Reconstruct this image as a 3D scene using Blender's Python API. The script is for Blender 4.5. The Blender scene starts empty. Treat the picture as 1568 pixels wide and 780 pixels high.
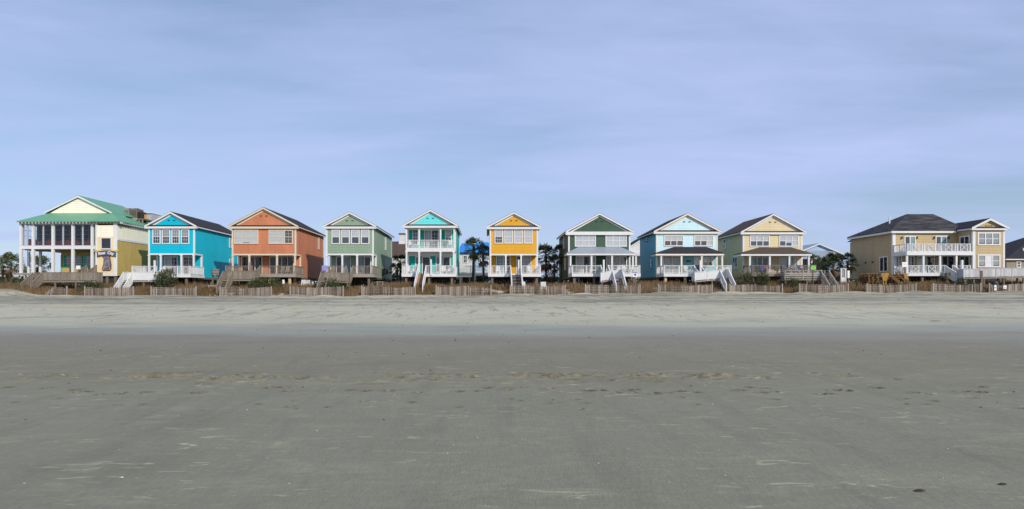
import bpy, math, random
import numpy as np
from mathutils import Vector, noise as mnoise

S = bpy.context.scene
COL = S.collection
rnd = random.Random(11)
R = math.radians

# ------------------------------------------------------------------ camera, sky, sun, exposure
# the camera stands on the beach, eye height 1.65 m, looking square at the row of houses
F, CX, CY, EYE = 1045.0, 745.0, 452.0, 1.65
cam = bpy.data.cameras.new('camera')
cam.sensor_width = 36.0
cam.lens = 36.0 * F / 1568.0
cam.shift_x = (784 - CX) / 1568.0
cam.shift_y = (CY - 390) / 1568.0
cam.clip_start, cam.clip_end = 0.1, 6000
camo = bpy.data.objects.new('camera', cam)
COL.objects.link(camo)
camo.location = (0, 0, EYE)
camo.rotation_euler = (R(90), 0, 0)
S.camera = camo

SUN_AZ, SUN_EL = 146.0, 28.0            # clockwise from +Y (inland); behind the camera and to its right
sv = Vector((math.sin(R(SUN_AZ)) * math.cos(R(SUN_EL)), math.cos(R(SUN_AZ)) * math.cos(R(SUN_EL)), math.sin(R(SUN_EL))))
sl = bpy.data.lights.new('sun', 'SUN')
sl.energy = 2.85
sl.angle = R(0.8)
sl.color = (1.0, 0.93, 0.82)
so = bpy.data.objects.new('sun', sl)
COL.objects.link(so)
so.rotation_euler = sv.to_track_quat('Z', 'Y').to_euler()
so.location = (60, -60, 60)

W = bpy.data.worlds.new('World')
S.world = W
W.use_nodes = True
wt = W.node_tree
for n in list(wt.nodes):
    wt.nodes.remove(n)
wo = wt.nodes.new('ShaderNodeOutputWorld')
bg = wt.nodes.new('ShaderNodeBackground')
sky = wt.nodes.new('ShaderNodeTexSky')
sky.sky_type = 'NISHITA'
sky.sun_disc = False
sky.sun_elevation = R(SUN_EL)
sky.sun_rotation = R(SUN_AZ)
sky.altitude = 0
sky.air_density = 1.0
sky.dust_density = 0.6
sky.ozone_density = 2.0
# thin veil of high cloud
tc = wt.nodes.new('ShaderNodeTexCoord')
sep = wt.nodes.new('ShaderNodeSeparateXYZ')
wt.links.new(tc.outputs['Generated'], sep.inputs[0])
def wmath(op, a, b=None):
    m = wt.nodes.new('ShaderNodeMath'); m.operation = op
    for i, v in enumerate((a, b)):
        if v is None: continue
        if isinstance(v, (int, float)): m.inputs[i].default_value = v
        else: wt.links.new(v, m.inputs[i])
    return m.outputs[0]
zc = wmath('ADD', wmath('MAXIMUM', sep.outputs[2], 0.0), 0.10)
comb = wt.nodes.new('ShaderNodeCombineXYZ')      # project the directions on a cloud layer
wt.links.new(wmath('DIVIDE', sep.outputs[0], zc), comb.inputs[0])
wt.links.new(wmath('DIVIDE', sep.outputs[1], zc), comb.inputs[1])
mp = wt.nodes.new('ShaderNodeMapping')
mp.inputs['Rotation'].default_value = (0, 0, R(14))
mp.inputs['Scale'].default_value = (0.55, 0.9, 1)
mp.inputs['Location'].default_value = (1.7, 0.4, 0)
wt.links.new(comb.outputs[0], mp.inputs[0])
nz = wt.nodes.new('ShaderNodeTexNoise')
nz.inputs['Scale'].default_value = 0.9
nz.inputs['Detail'].default_value = 7
nz.inputs['Roughness'].default_value = 0.52
nz.inputs['Distortion'].default_value = 0.5
wt.links.new(mp.outputs[0], nz.inputs['Vector'])
cr = wt.nodes.new('ShaderNodeValToRGB')
cr.color_ramp.elements[0].position = 0.36
cr.color_ramp.elements[0].color = (0.36, 0.36, 0.36, 1)
cr.color_ramp.elements[1].position = 0.63
cr.color_ramp.elements[1].color = (0.97, 0.97, 0.97, 1)
mp2 = wt.nodes.new('ShaderNodeMapping')
mp2.inputs['Rotation'].default_value = (0, 0, R(-38)); mp2.inputs['Scale'].default_value = (0.7, 2.6, 1); mp2.inputs['Location'].default_value = (4.2, 1.4, 0)
wt.links.new(comb.outputs[0], mp2.inputs[0])
nz2 = wt.nodes.new('ShaderNodeTexNoise')
nz2.inputs['Scale'].default_value = 1.1; nz2.inputs['Detail'].default_value = 8; nz2.inputs['Roughness'].default_value = 0.6; nz2.inputs['Distortion'].default_value = 0.9
wt.links.new(mp2.outputs[0], nz2.inputs['Vector'])
wfac = wmath('ADD', wmath('MULTIPLY', nz.outputs['Fac'], 0.82), wmath('MULTIPLY', nz2.outputs['Fac'], 0.18))
wt.links.new(wfac, cr.inputs[0])
CLOUD_RGB = (5.45, 6.6, 10.1)
mx = wt.nodes.new('ShaderNodeMix'); mx.data_type = 'RGBA'
wt.links.new(cr.outputs[0], mx.inputs['Factor'])
clear = wt.nodes.new('ShaderNodeVectorMath'); clear.operation = 'MULTIPLY'
wt.links.new(sky.outputs[0], clear.inputs[0]); clear.inputs[1].default_value = (1.04, 1.12, 1.19)
wt.links.new(clear.outputs[0], mx.inputs['A'])
mx.inputs['B'].default_value = (*CLOUD_RGB, 1)
wt.links.new(mx.outputs['Result'], bg.inputs['Color'])
bg.inputs['Strength'].default_value = 0.077
wt.links.new(bg.outputs[0], wo.inputs[0])
S.view_settings.view_transform = 'Standard'
S.view_settings.look = 'None'
S.view_settings.exposure = 0.24
S.view_settings.gamma = 1.0
S.view_settings.use_curve_mapping = False

# ------------------------------------------------------------------ helpers
def PX(px, Y): return (px - CX) * Y / F
def PZ(py, Y): return EYE + (CY - py) * Y / F

def lin(c):
    c /= 255.0
    return c / 12.92 if c <= 0.04045 else ((c + 0.055) / 1.055) ** 2.4
def C(r, g, b, k=0.8): return (lin(r) * k, lin(g) * k, lin(b) * k)

MATS = {}
def mat(name, col, rough=0.7, var=0.12, scale=3.0, stretch=(1, 1, 1), bump=0.0, bscale=30.0, siding=0.0, metal=0.0, island=0.0, spec=0.22, col2=None, thresh=None):
    """principled material with noise variation; siding = lap height in m"""
    m = bpy.data.materials.new(name); m.use_nodes = True
    t = m.node_tree; p = t.nodes['Principled BSDF']
    p.inputs['Roughness'].default_value = rough
    p.inputs['Metallic'].default_value = metal
    p.inputs['Specular IOR Level'].default_value = spec
    g = t.nodes.new('ShaderNodeTexCoord')
    if siding: stretch = (1.6, 1.6, 0.45); var *= 1.7
    mpn = t.nodes.new('ShaderNodeMapping'); mpn.inputs['Scale'].default_value = stretch
    t.links.new(g.outputs['Object'], mpn.inputs[0])
    n = t.nodes.new('ShaderNodeTexNoise'); n.inputs['Scale'].default_value = scale; n.inputs['Detail'].default_value = 5
    n.inputs['Roughness'].default_value = 0.65
    t.links.new(mpn.outputs[0], n.inputs['Vector'])
    r = t.nodes.new('ShaderNodeValToRGB')
    lo = [c * (1 - var) for c in col]; hi = [min(1, c * (1 + var)) for c in col]
    if col2: lo = col2; hi = col
    r.color_ramp.elements[0].position, r.color_ramp.elements[1].position = thresh or (0.3, 0.7)
    r.color_ramp.elements[0].color = (*lo, 1); r.color_ramp.elements[1].color = (*hi, 1)
    t.links.new(n.outputs['Fac'], r.inputs[0])
    out = r.outputs[0]
    if island:
        gi = t.nodes.new('ShaderNodeNewGeometry')
        mr = t.nodes.new('ShaderNodeMapRange'); mr.inputs[3].default_value = 1 - island; mr.inputs[4].default_value = 1 + island
        t.links.new(gi.outputs['Random Per Island'], mr.inputs[0])
        mm = t.nodes.new('ShaderNodeVectorMath'); mm.operation = 'SCALE'
        t.links.new(out, mm.inputs[0]); t.links.new(mr.outputs[0], mm.inputs['Scale'])
        out = mm.outputs[0]
    t.links.new(out, p.inputs['Base Color'])
    if siding:
        sp = t.nodes.new('ShaderNodeSeparateXYZ'); t.links.new(g.outputs['Object'], sp.inputs[0])
        d = t.nodes.new('ShaderNodeMath'); d.operation = 'DIVIDE'; d.inputs[1].default_value = siding
        t.links.new(sp.outputs[2], d.inputs[0])
        fr = t.nodes.new('ShaderNodeMath'); fr.operation = 'FRACT'; t.links.new(d.outputs[0], fr.inputs[0])
        inv = t.nodes.new('ShaderNodeMath'); inv.operation = 'SUBTRACT'; inv.inputs[0].default_value = 1; t.links.new(fr.outputs[0], inv.inputs[1])
        b = t.nodes.new('ShaderNodeBump'); b.inputs['Strength'].default_value = 0.9; b.inputs['Distance'].default_value = 0.05
        t.links.new(inv.outputs[0], b.inputs['Height']); t.links.new(b.outputs[0], p.inputs['Normal'])
    elif bump:
        n2 = t.nodes.new('ShaderNodeTexNoise'); n2.inputs['Scale'].default_value = bscale; n2.inputs['Detail'].default_value = 4
        t.links.new(mpn.outputs[0], n2.inputs['Vector'])
        b = t.nodes.new('ShaderNodeBump'); b.inputs['Strength'].default_value = bump; b.inputs['Distance'].default_value = 0.05
        t.links.new(n2.outputs['Fac'], b.inputs['Height']); t.links.new(b.outputs[0], p.inputs['Normal'])
    MATS[name] = m
    return m

def ribmat(name, col, pitch, rough=0.45, axis=0):
    """standing-seam metal roofing"""
    m = mat(name, col, rough, 0.10, 1.2, spec=0.5)
    t = m.node_tree; p = t.nodes['Principled BSDF']
    g = [n for n in t.nodes if n.type == 'TEX_COORD'][0]
    sp = t.nodes.new('ShaderNodeSeparateXYZ'); t.links.new(g.outputs['Object'], sp.inputs[0])
    d = t.nodes.new('ShaderNodeMath'); d.operation = 'DIVIDE'; d.inputs[1].default_value = pitch
    t.links.new(sp.outputs[axis], d.inputs[0])
    fr = t.nodes.new('ShaderNodeMath'); fr.operation = 'FRACT'; t.links.new(d.outputs[0], fr.inputs[0])
    gt = t.nodes.new('ShaderNodeMath'); gt.operation = 'GREATER_THAN'; gt.inputs[1].default_value = 0.86; t.links.new(fr.outputs[0], gt.inputs[0])
    b = t.nodes.new('ShaderNodeBump'); b.inputs['Strength'].default_value = 1.0; b.inputs['Distance'].default_value = 0.05
    t.links.new(gt.outputs[0], b.inputs['Height']); t.links.new(b.outputs[0], p.inputs['Normal'])
    return m

def glassmat(name, tint=(0.75, 0.8, 0.85), fac=0.16):
    m = bpy.data.materials.new(name); m.use_nodes = True
    t = m.node_tree
    for n in list(t.nodes): t.nodes.remove(n)
    o = t.nodes.new('ShaderNodeOutputMaterial'); mixs = t.nodes.new('ShaderNodeMixShader')
    tr = t.nodes.new('ShaderNodeBsdfTransparent'); tr.inputs[0].default_value = (*tint, 1)
    gl = t.nodes.new('ShaderNodeBsdfGlossy'); gl.inputs['Roughness'].default_value = 0.03
    lw = t.nodes.new('ShaderNodeLayerWeight'); lw.inputs['Blend'].default_value = 0.25
    ad = t.nodes.new('ShaderNodeMath'); ad.operation = 'MULTIPLY_ADD'; ad.inputs[1].default_value = 0.25; ad.inputs[2].default_value = fac * 0.6
    t.links.new(lw.outputs['Facing'], ad.inputs[0]); t.links.new(ad.outputs[0], mixs.inputs[0])
    t.links.new(tr.outputs[0], mixs.inputs[1]); t.links.new(gl.outputs[0], mixs.inputs[2]); t.links.new(mixs.outputs[0], o.inputs[0])
    MATS[name] = m
    return m

class MB:
    def __init__(s): s.v = []; s.f = []
    def add(s, vs, fs):
        k = len(s.v); s.v += [tuple(v) for v in vs]; s.f += [tuple(i + k for i in f) for f in fs]; return s
    def hexa(s, p):
        return s.add(p, [(0, 3, 2, 1), (4, 5, 6, 7), (0, 1, 5, 4), (1, 2, 6, 5), (2, 3, 7, 6), (3, 0, 4, 7)])
    def box(s, x0, x1, y0, y1, z0, z1):
        x0, x1 = sorted((x0, x1)); y0, y1 = sorted((y0, y1)); z0, z1 = sorted((z0, z1))
        return s.hexa([(x0, y0, z0), (x1, y0, z0), (x1, y1, z0), (x0, y1, z0), (x0, y0, z1), (x1, y0, z1), (x1, y1, z1), (x0, y1, z1)])
    def boxT(s, T, u0, u1, v0, v1, n0, n1):
        return s.hexa([T(u0, v0, n1), T(u1, v0, n1), T(u1, v0, n0), T(u0, v0, n0), T(u0, v1, n1), T(u1, v1, n1), T(u1, v1, n0), T(u0, v1, n0)])
    def prism(s, poly, d):
        d = Vector(d); n = len(poly); a = [Vector(p) for p in poly]; b = [p + d for p in a]
        return s.add(a + b, [tuple(range(n)), tuple(range(2 * n - 1, n - 1, -1))] + [(i, i + n, (i + 1) % n + n, (i + 1) % n) for i in range(n)])
    def beam(s, p0, p1, w, h, up=(0, 0, 1)):
        p0 = Vector(p0); p1 = Vector(p1); d = (p1 - p0).normalized(); u = Vector(up)
        sd = d.cross(u)
        if sd.length < 1e-4: sd = d.cross(Vector((0, 1, 0)))
        sd.normalize(); u = sd.cross(d).normalized()
        q = [-sd * w / 2 - u * h / 2, sd * w / 2 - u * h / 2, sd * w / 2 + u * h / 2, -sd * w / 2 + u * h / 2]
        return s.hexa([p0 + c for c in q] + [p1 + c for c in q])
    def cyl(s, p0, p1, r0, r1=None, n=8):
        r1 = r0 if r1 is None else r1
        p0 = Vector(p0); p1 = Vector(p1); d = (p1 - p0).normalized()
        a = d.orthogonal().normalized(); b = d.cross(a)
        vs = [p0 + (a * math.cos(2 * math.pi * i / n) + b * math.sin(2 * math.pi * i / n)) * r0 for i in range(n)]
        vs += [p1 + (a * math.cos(2 * math.pi * i / n) + b * math.sin(2 * math.pi * i / n)) * r1 for i in range(n)]
        return s.add(vs, [tuple(range(n - 1, -1, -1)), tuple(range(n, 2 * n))] + [(i, (i + 1) % n, (i + 1) % n + n, i + n) for i in range(n)])
    def build(s, name, m, parent=None, org=None, label=None, smooth=False):
        me = bpy.data.meshes.new(name)
        if parent is not None and org is None: org = ORG.get(parent.name, (0, 0, 0))
        org = org or (0, 0, 0)
        me.from_pydata([(v[0] - org[0], v[1] - org[1], v[2] - org[2]) for v in s.v], [], s.f)
        me.materials.append(m if not isinstance(m, str) else MATS[m])
        if smooth: me.polygons.foreach_set('use_smooth', [True] * len(me.polygons))
        me.update()
        o = bpy.data.objects.new(name, me); COL.objects.link(o)
        if parent is not None:
            o.parent = parent; ORG[o.name] = org
        else:
            o.location = org
        if label: o['label'] = label
        return o
ORG = {}

def thing(name, label, cat, loc, group=None):
    o = bpy.data.objects.new(name, None); COL.objects.link(o)
    o.location = loc; o['label'] = label; o['category'] = cat
    o.empty_display_size = 0.3
    if group: o['group'] = group
    ORG[o.name] = tuple(loc)
    return o
def tag(o, label, cat, group=None):
    o['label'] = label; o['category'] = cat
    if group: o['group'] = group
    return o
def copy_tree(o, parent=None):
    c = o.copy(); COL.objects.link(c)
    if parent is not None: c.parent = parent
    for ch in list(o.children): copy_tree(ch, c)
    return c

def sstep(a, b, x):
    t = min(1, max(0, (x - a) / (b - a))); return t * t * (3 - 2 * t)

# ------------------------------------------------------------------ materials
mat('pale_trim', C(244, 236, 222), 0.6, 0.05, 1.5)
mat('pale_board', C(206, 206, 206), 0.8, 0.15, 4, (4, 4, 0.5), island=0.15)
mat('porch_shaded_blue', C(140, 204, 208), 0.6, 0.05, 0.8, siding=0.2)  # pale blue wall under the porch roof, its shade painted into the colour
mat('white_paint', (0.68, 0.68, 0.67), 0.55, 0.06, 1.5)
mat('cream_trim', C(232, 216, 190), 0.6, 0.06, 1.5)
mat('weathered_wood', C(148, 137, 124), 0.85, 0.30, 4, (4, 4, 0.6), 0.3, 20, island=0.18)
mat('grey_board', C(164, 156, 145), 0.85, 0.25, 4, (4, 4, 0.5), island=0.25)
mat('fence_slat', C(154, 143, 132), 0.9, 0.30, 3, (5, 5, 0.5), island=0.55)
mat('pile_wood', C(128, 116, 102), 0.9, 0.25, 3, (3, 3, 0.5))
mat('cream_pile', C(226, 200, 150), 0.7, 0.12, 3)
mat('screen_wood', C(74, 66, 60), 0.9, 0.35, 3, (5, 5, 0.4), island=0.35)
mat('blue_siding', C(0, 196, 223), 0.55, 0.05, 0.8, siding=0.2)
mat('salmon_siding', C(210, 134, 96), 0.6, 0.10, 0.7, siding=0.2)
mat('sage_siding', C(150, 172, 146), 0.6, 0.06, 0.8, siding=0.2)
mat('aqua_gable', C(112, 236, 234), 0.55, 0.04, 0.8, siding=0.2)
mat('teal_siding', C(0, 188, 172), 0.55, 0.05, 0.8, siding=0.2)
mat('yellow_siding', C(235, 174, 46), 0.55, 0.05, 0.8, siding=0.2)
mat('green_siding', C(66, 96, 76), 0.6, 0.07, 0.8, siding=0.2)
mat('pale_blue_siding', C(204, 236, 242, .86), 0.55, 0.04, 0.8, siding=0.2)
mat('pale_blue_shaded', C(92, 180, 200), 0.55, 0.06, 0.8, siding=0.2)  # darker copy of the pale blue siding, side wall's shade put into the colour
mat('cream_siding', C(228, 210, 166), 0.55, 0.05, 0.8, siding=0.2)
mat('cream_shaded_siding', C(218, 200, 150), 0.55, 0.06, 0.8, siding=0.2)  # cream siding again, with the side wall's shaded tone in the colour
mat('tan_siding', C(198, 175, 130), 0.6, 0.06, 0.8, siding=0.2)
mat('restaurant_cream', C(252, 246, 222, .88), 0.6, 0.05, 0.8, siding=0.25)
mat('tower_cream', C(250, 226, 172), 0.6, 0.05, 0.8)
mat('restaurant_yellow', C(204, 178, 104), 0.6, 0.07, 0.8, siding=0.25)
mat('pale_siding', C(226, 226, 222), 0.6, 0.05, 1, siding=0.22)
mat('taupe_siding', C(150, 140, 122), 0.6, 0.06, 1, siding=0.22)
mat('sky_blue_siding', C(176, 206, 240), 0.6, 0.05, 1, siding=0.22)
mat('black_shingle', C(58, 57, 62), 0.9, 0.25, 2.5, (1, 3, 3), 0.5, 12)
mat('grey_shingle', C(92, 92, 94), 0.9, 0.25, 2.5, (1, 3, 3), 0.5, 12)
mat('brown_shingle', C(96, 82, 72), 0.9, 0.25, 2.5, (1, 3, 3), 0.5, 12)
mat('streaked_shingle', C(118, 112, 106), 0.9, 0.2, 1.1, (0.5, 2, 4), 0.5, 12, col2=C(56, 56, 60), thresh=(0.46, 0.72))
ribmat('green_metal', C(112, 176, 134), 0.45)
ribmat('silver_metal', C(168, 176, 186), 0.40)
ribmat('blue_metal', C(40, 150, 236), 0.45)
mat('grey_cladding', C(186, 190, 198), 0.6, 0.06, 1)
mat('interior', (0.03, 0.03, 0.035), 0.9, 0.4, 0.8)
mat('dim_interior', (0.07, 0.07, 0.075), 0.9, 0.5, 0.8)
mat('blind', (0.62, 0.63, 0.62), 0.8, 0.05, 2)
mat('screen_blind', (0.30, 0.31, 0.31), 0.8, 0.08, 2)
mat('aqua_curtain', C(150, 184, 184), 0.8, 0.15, 3, (4, 4, 0.4))
mat('pale_curtain', (0.45, 0.45, 0.43), 0.85, 0.2, 3, (6, 6, 0.4))
glassmat('glass', (0.95, 0.96, 0.97), 0.10)
glassmat('porch_glass', (0.93, 0.95, 0.97), 0.035)
mat('dark_metal', (0.03, 0.03, 0.03), 0.5, 0.2)
mat('metal_box', C(150, 150, 150), 0.5, 0.15, 1.5)
mat('teal_trim', C(60, 206, 186), 0.6, 0.05)
mat('stair_tread', C(178, 140, 112), 0.8, 0.2, 3, (1, 4, 4), island=0.15)
mat('new_timber', C(186, 142, 74), 0.75, 0.3, 3, (2, 2, 0.5), island=0.30)
mat('maroon', C(112, 58, 50), 0.6, 0.1)
mat('sign_white', (0.8, 0.79, 0.75), 0.5, 0.04)
mat('sign_blue', C(40, 84, 170), 0.5, 0.05)
mat('sign_slate', C(92, 104, 128), 0.6, 0.2, 4)
mat('board_grey', C(150, 142, 140), 0.6, 0.35, 2.2, col2=C(96, 104, 130), thresh=(0.42, 0.58))
mat('old_timber', C(116, 90, 54), 0.8, 0.35, 3, (2, 2, 0.5), island=0.4)
mat('sign_gold', C(206, 196, 110), 0.5, 0.1)
mat('sign_green', C(120, 214, 40), 0.5, 0.05)
mat('red_paint', C(190, 56, 50), 0.5, 0.08)
mat('blue_cloth', C(40, 96, 180), 0.7, 0.1)
mat('lilac_cloth', C(160, 160, 226), 0.8, 0.08)
mat('barrel_blue', C(62, 74, 92), 0.45, 0.1)
mat('orange_board', C(220, 160, 84), 0.7, 0.1)
mat('palm_leaf', (0.085, 0.105, 0.036), 0.55, 0.35, 1.5, island=0.45)
mat('palm_leaf_shaded', (0.055, 0.075, 0.030), 0.6, 0.35, 1.5, island=0.45)  # darker copy of the palm leaf, shadow on those palms painted in
mat('dead_frond', (0.15, 0.10, 0.05), 0.8, 0.3, 1.5, island=0.4)
mat('palm_trunk', (0.10, 0.078, 0.058), 0.95, 0.4, 4, (1, 1, 3), 0.8, 8)
mat('shrub_leaf', (0.050, 0.062, 0.022), 0.6, 0.35, 1.5, island=0.5)
mat('shrub_dull', (0.085, 0.082, 0.042), 0.7, 0.35, 1.5, island=0.5)
mat('twig', (0.08, 0.06, 0.045), 0.9, 0.3)
mat('dune_grass', (0.200, 0.130, 0.072), 0.85, 0.4, 0.25, island=0.45, col2=(0.125, 0.085, 0.036), thresh=(0.36, 0.66))
mat('shell', (0.50, 0.47, 0.42), 0.5, 0.2, 8, island=0.3)
mat('dark_debris', (0.045, 0.036, 0.026), 0.9, 0.3, 8, island=0.4)

# ------------------------------------------------------------------ beach and dune
def smooth(a, b, x):
    t = np.clip((x - a) / (b - a), 0, 1); return t * t * (3 - 2 * t)
def vnoise(x, y, seed=0):
    """cheap smooth value noise"""
    xi = np.floor(x).astype(np.int64); yi = np.floor(y).astype(np.int64); fx = x - xi; fy = y - yi
    fx = fx * fx * (3 - 2 * fx); fy = fy * fy * (3 - 2 * fy)
    def h(a, b):
        n = (a * 374761393 + b * 668265263 + seed * 974711) & 0x7fffffff
        n = ((n ^ (n >> 13)) * 1274126177) & 0x7fffffff
        return ((n ^ (n >> 16)) & 0xffff) / 65535.0
    return (h(xi, yi) * (1 - fx) + h(xi + 1, yi) * fx) * (1 - fy) + (h(xi, yi + 1) * (1 - fx) + h(xi + 1, yi + 1) * fx) * fy
FENCE_Y = 78.0
def gz_np(x, y):
    z = 0.0195 * np.minimum(y, 74) 
    z = z + 0.12 * smooth(70, 78, y)
    z = z + 0.30 * smooth(-15, 45, x) * smooth(52, 78, y)
    z = z + 0.85 * smooth(78.3, 83.5, y)
    z = z + 0.55 * smooth(96, 116, y)
    a = smooth(62, 76, y) * (1 - smooth(110, 140, y))
    z = z + a * 0.22 * (vnoise(x * 0.45, y * 0.45, 3) - 0.5) + a * 0.10 * (vnoise(x * 1.3, y * 1.3, 5) - 0.5)
    z = z + 0.30 * smooth(-5, 20, x) * np.exp(-((y - 77.6) / 0.9) ** 2) * vnoise(x * 0.55, y * 0.2, 9)
    z = z + 0.9 * np.exp(-((x + 55.5) / 3.2) ** 2 - ((y - 78.5) / 2.4) ** 2)        # sand mound at the far end of the fence line
    m = smooth(22, 34, y) * (1 - smooth(74, 78, y))
    z = z + m * 0.07 * (vnoise(x * 0.5, y * 0.6, 21) - 0.5) + m * 0.05 * (vnoise(x * 1.7, y * 1.9, 22) - 0.5)
    z = z + 0.012 * (vnoise(x * 0.35, y * 0.8, 31) - 0.5) * (1 - smooth(30, 40, y))
    return z
def gz(x, y): return float(gz_np(np.array([float(x)]), np.array([float(y)]))[0])

xs = np.concatenate([[-900, -500, -300, -200, -150, -120], np.arange(-100, -16, 0.5), np.arange(-16, -10.2, 0.06), np.arange(-10.2, 13, 0.035), np.arange(13, 18, 0.06), np.arange(18, 105, 0.5), [120, 150, 200, 300, 500, 900]])
ys = np.concatenate([[-40, -15, -6, 0, 2, 3], np.arange(3.6, 8.6, 0.12), np.arange(8.6, 13.6, 0.035), np.arange(13.6, 24, 0.2), np.arange(24, 60, 0.5), np.arange(60, 92, 0.3), np.arange(92, 120, 2), [140, 180, 260, 400, 700, 1200, 2500]])
GX, GY = np.meshgrid(xs, ys)
GZ = gz_np(GX, GY)
# footprints and scuffed sand: hollows with a raised rim, and the loose damp sand they threw up
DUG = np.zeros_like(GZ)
fr = random.Random(5)
def dent(x, y, rx, ry, dep, rot=0.0, dug=1.0):
    c, s_ = math.cos(rot), math.sin(rot)
    sel = np.where(np.abs(xs - x) < 4 * max(rx, ry))[0]; sey = np.where(np.abs(ys - y) < 4 * max(rx, ry))[0]
    if len(sel) == 0 or len(sey) == 0: return
    sl_ = np.ix_(sey, sel)
    dx = GX[sl_] - x; dy = GY[sl_] - y
    u = (dx * c + dy * s_) / rx; v = (-dx * s_ + dy * c) / ry
    r2 = u * u + v * v
    GZ[sl_] += 1.7 * dep * (-np.exp(-r2 * 1.2) + 0.55 * np.exp(-((np.sqrt(r2) - 1.5) / 0.45) ** 2))
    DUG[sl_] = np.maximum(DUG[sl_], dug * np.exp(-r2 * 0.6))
for cx_, wid, n_ in ((-5.8, 1.3, 34), (-3.9, 1.6, 40), (-1.7, 0.5, 10), (-0.9, 0.9, 22), (0.75, 1.2, 30), (2.0, 0.9, 20), (3.0, 0.7, 18), (4.0, 0.8, 26), (-7.9, 0.9, 12), (6.2, 0.8, 5)):
    for i in range(int(n_ * .62)):
        x = cx_ + fr.gauss(0, wid * 0.42); y = 11.85 + 0.10 * math.sin(cx_ * 2) + fr.gauss(0, 0.30)
        dent(x, y, fr.uniform(0.07, 0.17), fr.uniform(0.05, 0.09), fr.uniform(0.010, 0.026), fr.uniform(-0.5, 0.5), fr.uniform(0.6, 1.0))
for i in range(46):                       # two lines of single footprints
    x = -8.2 + i * 0.42 + fr.uniform(-.3, .3)
    y = 10.05 + fr.choice((0, 0.22, 0.5)) + fr.uniform(-.1, .1)
    dent(x, y, fr.uniform(.045, .075), fr.uniform(.05, .07), fr.uniform(.014, .022), fr.uniform(-.3, .3), fr.uniform(1.3, 2))
    if fr.random() < 0.5: dent(x + fr.uniform(.14, .3), y + fr.uniform(-.12, .12), .045, .045, .014, 0, 1.6)
for i in range(40):
    dent(fr.uniform(-8, 11), fr.uniform(8.7, 9.7), fr.uniform(.03, .05), fr.uniform(.03, .05), fr.uniform(.008, .013), fr.uniform(-.4, .4), fr.uniform(.8, 1.5))
lump = (vnoise(GX * 14, GY * 14, 41) - 0.5) * 0.02 * np.minimum(DUG, 1)
GZ += lump
ny, nx = GX.shape
me = bpy.data.meshes.new('beach')
co = np.stack([GX, GY, GZ], -1).reshape(-1, 3).astype(np.float32)
idx = np.arange(nx * ny).reshape(ny, nx)
fq = np.stack([idx[:-1, :-1], idx[:-1, 1:], idx[1:, 1:], idx[1:, :-1]], -1).reshape(-1, 4)
me.vertices.add(len(co)); me.vertices.foreach_set('co', co.ravel())
me.loops.add(fq.size); me.loops.foreach_set('vertex_index', fq.ravel().astype(np.int32))
me.polygons.add(len(fq)); me.polygons.foreach_set('loop_start', np.arange(0, fq.size, 4, dtype=np.int32))
me.polygons.foreach_set('use_smooth', np.ones(len(fq), dtype=bool))
me.update(calc_edges=True)
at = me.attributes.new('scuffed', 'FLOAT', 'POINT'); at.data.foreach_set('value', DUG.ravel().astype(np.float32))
beach = bpy.data.objects.new('beach', me); COL.objects.link(beach); beach['kind'] = 'structure'

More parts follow.
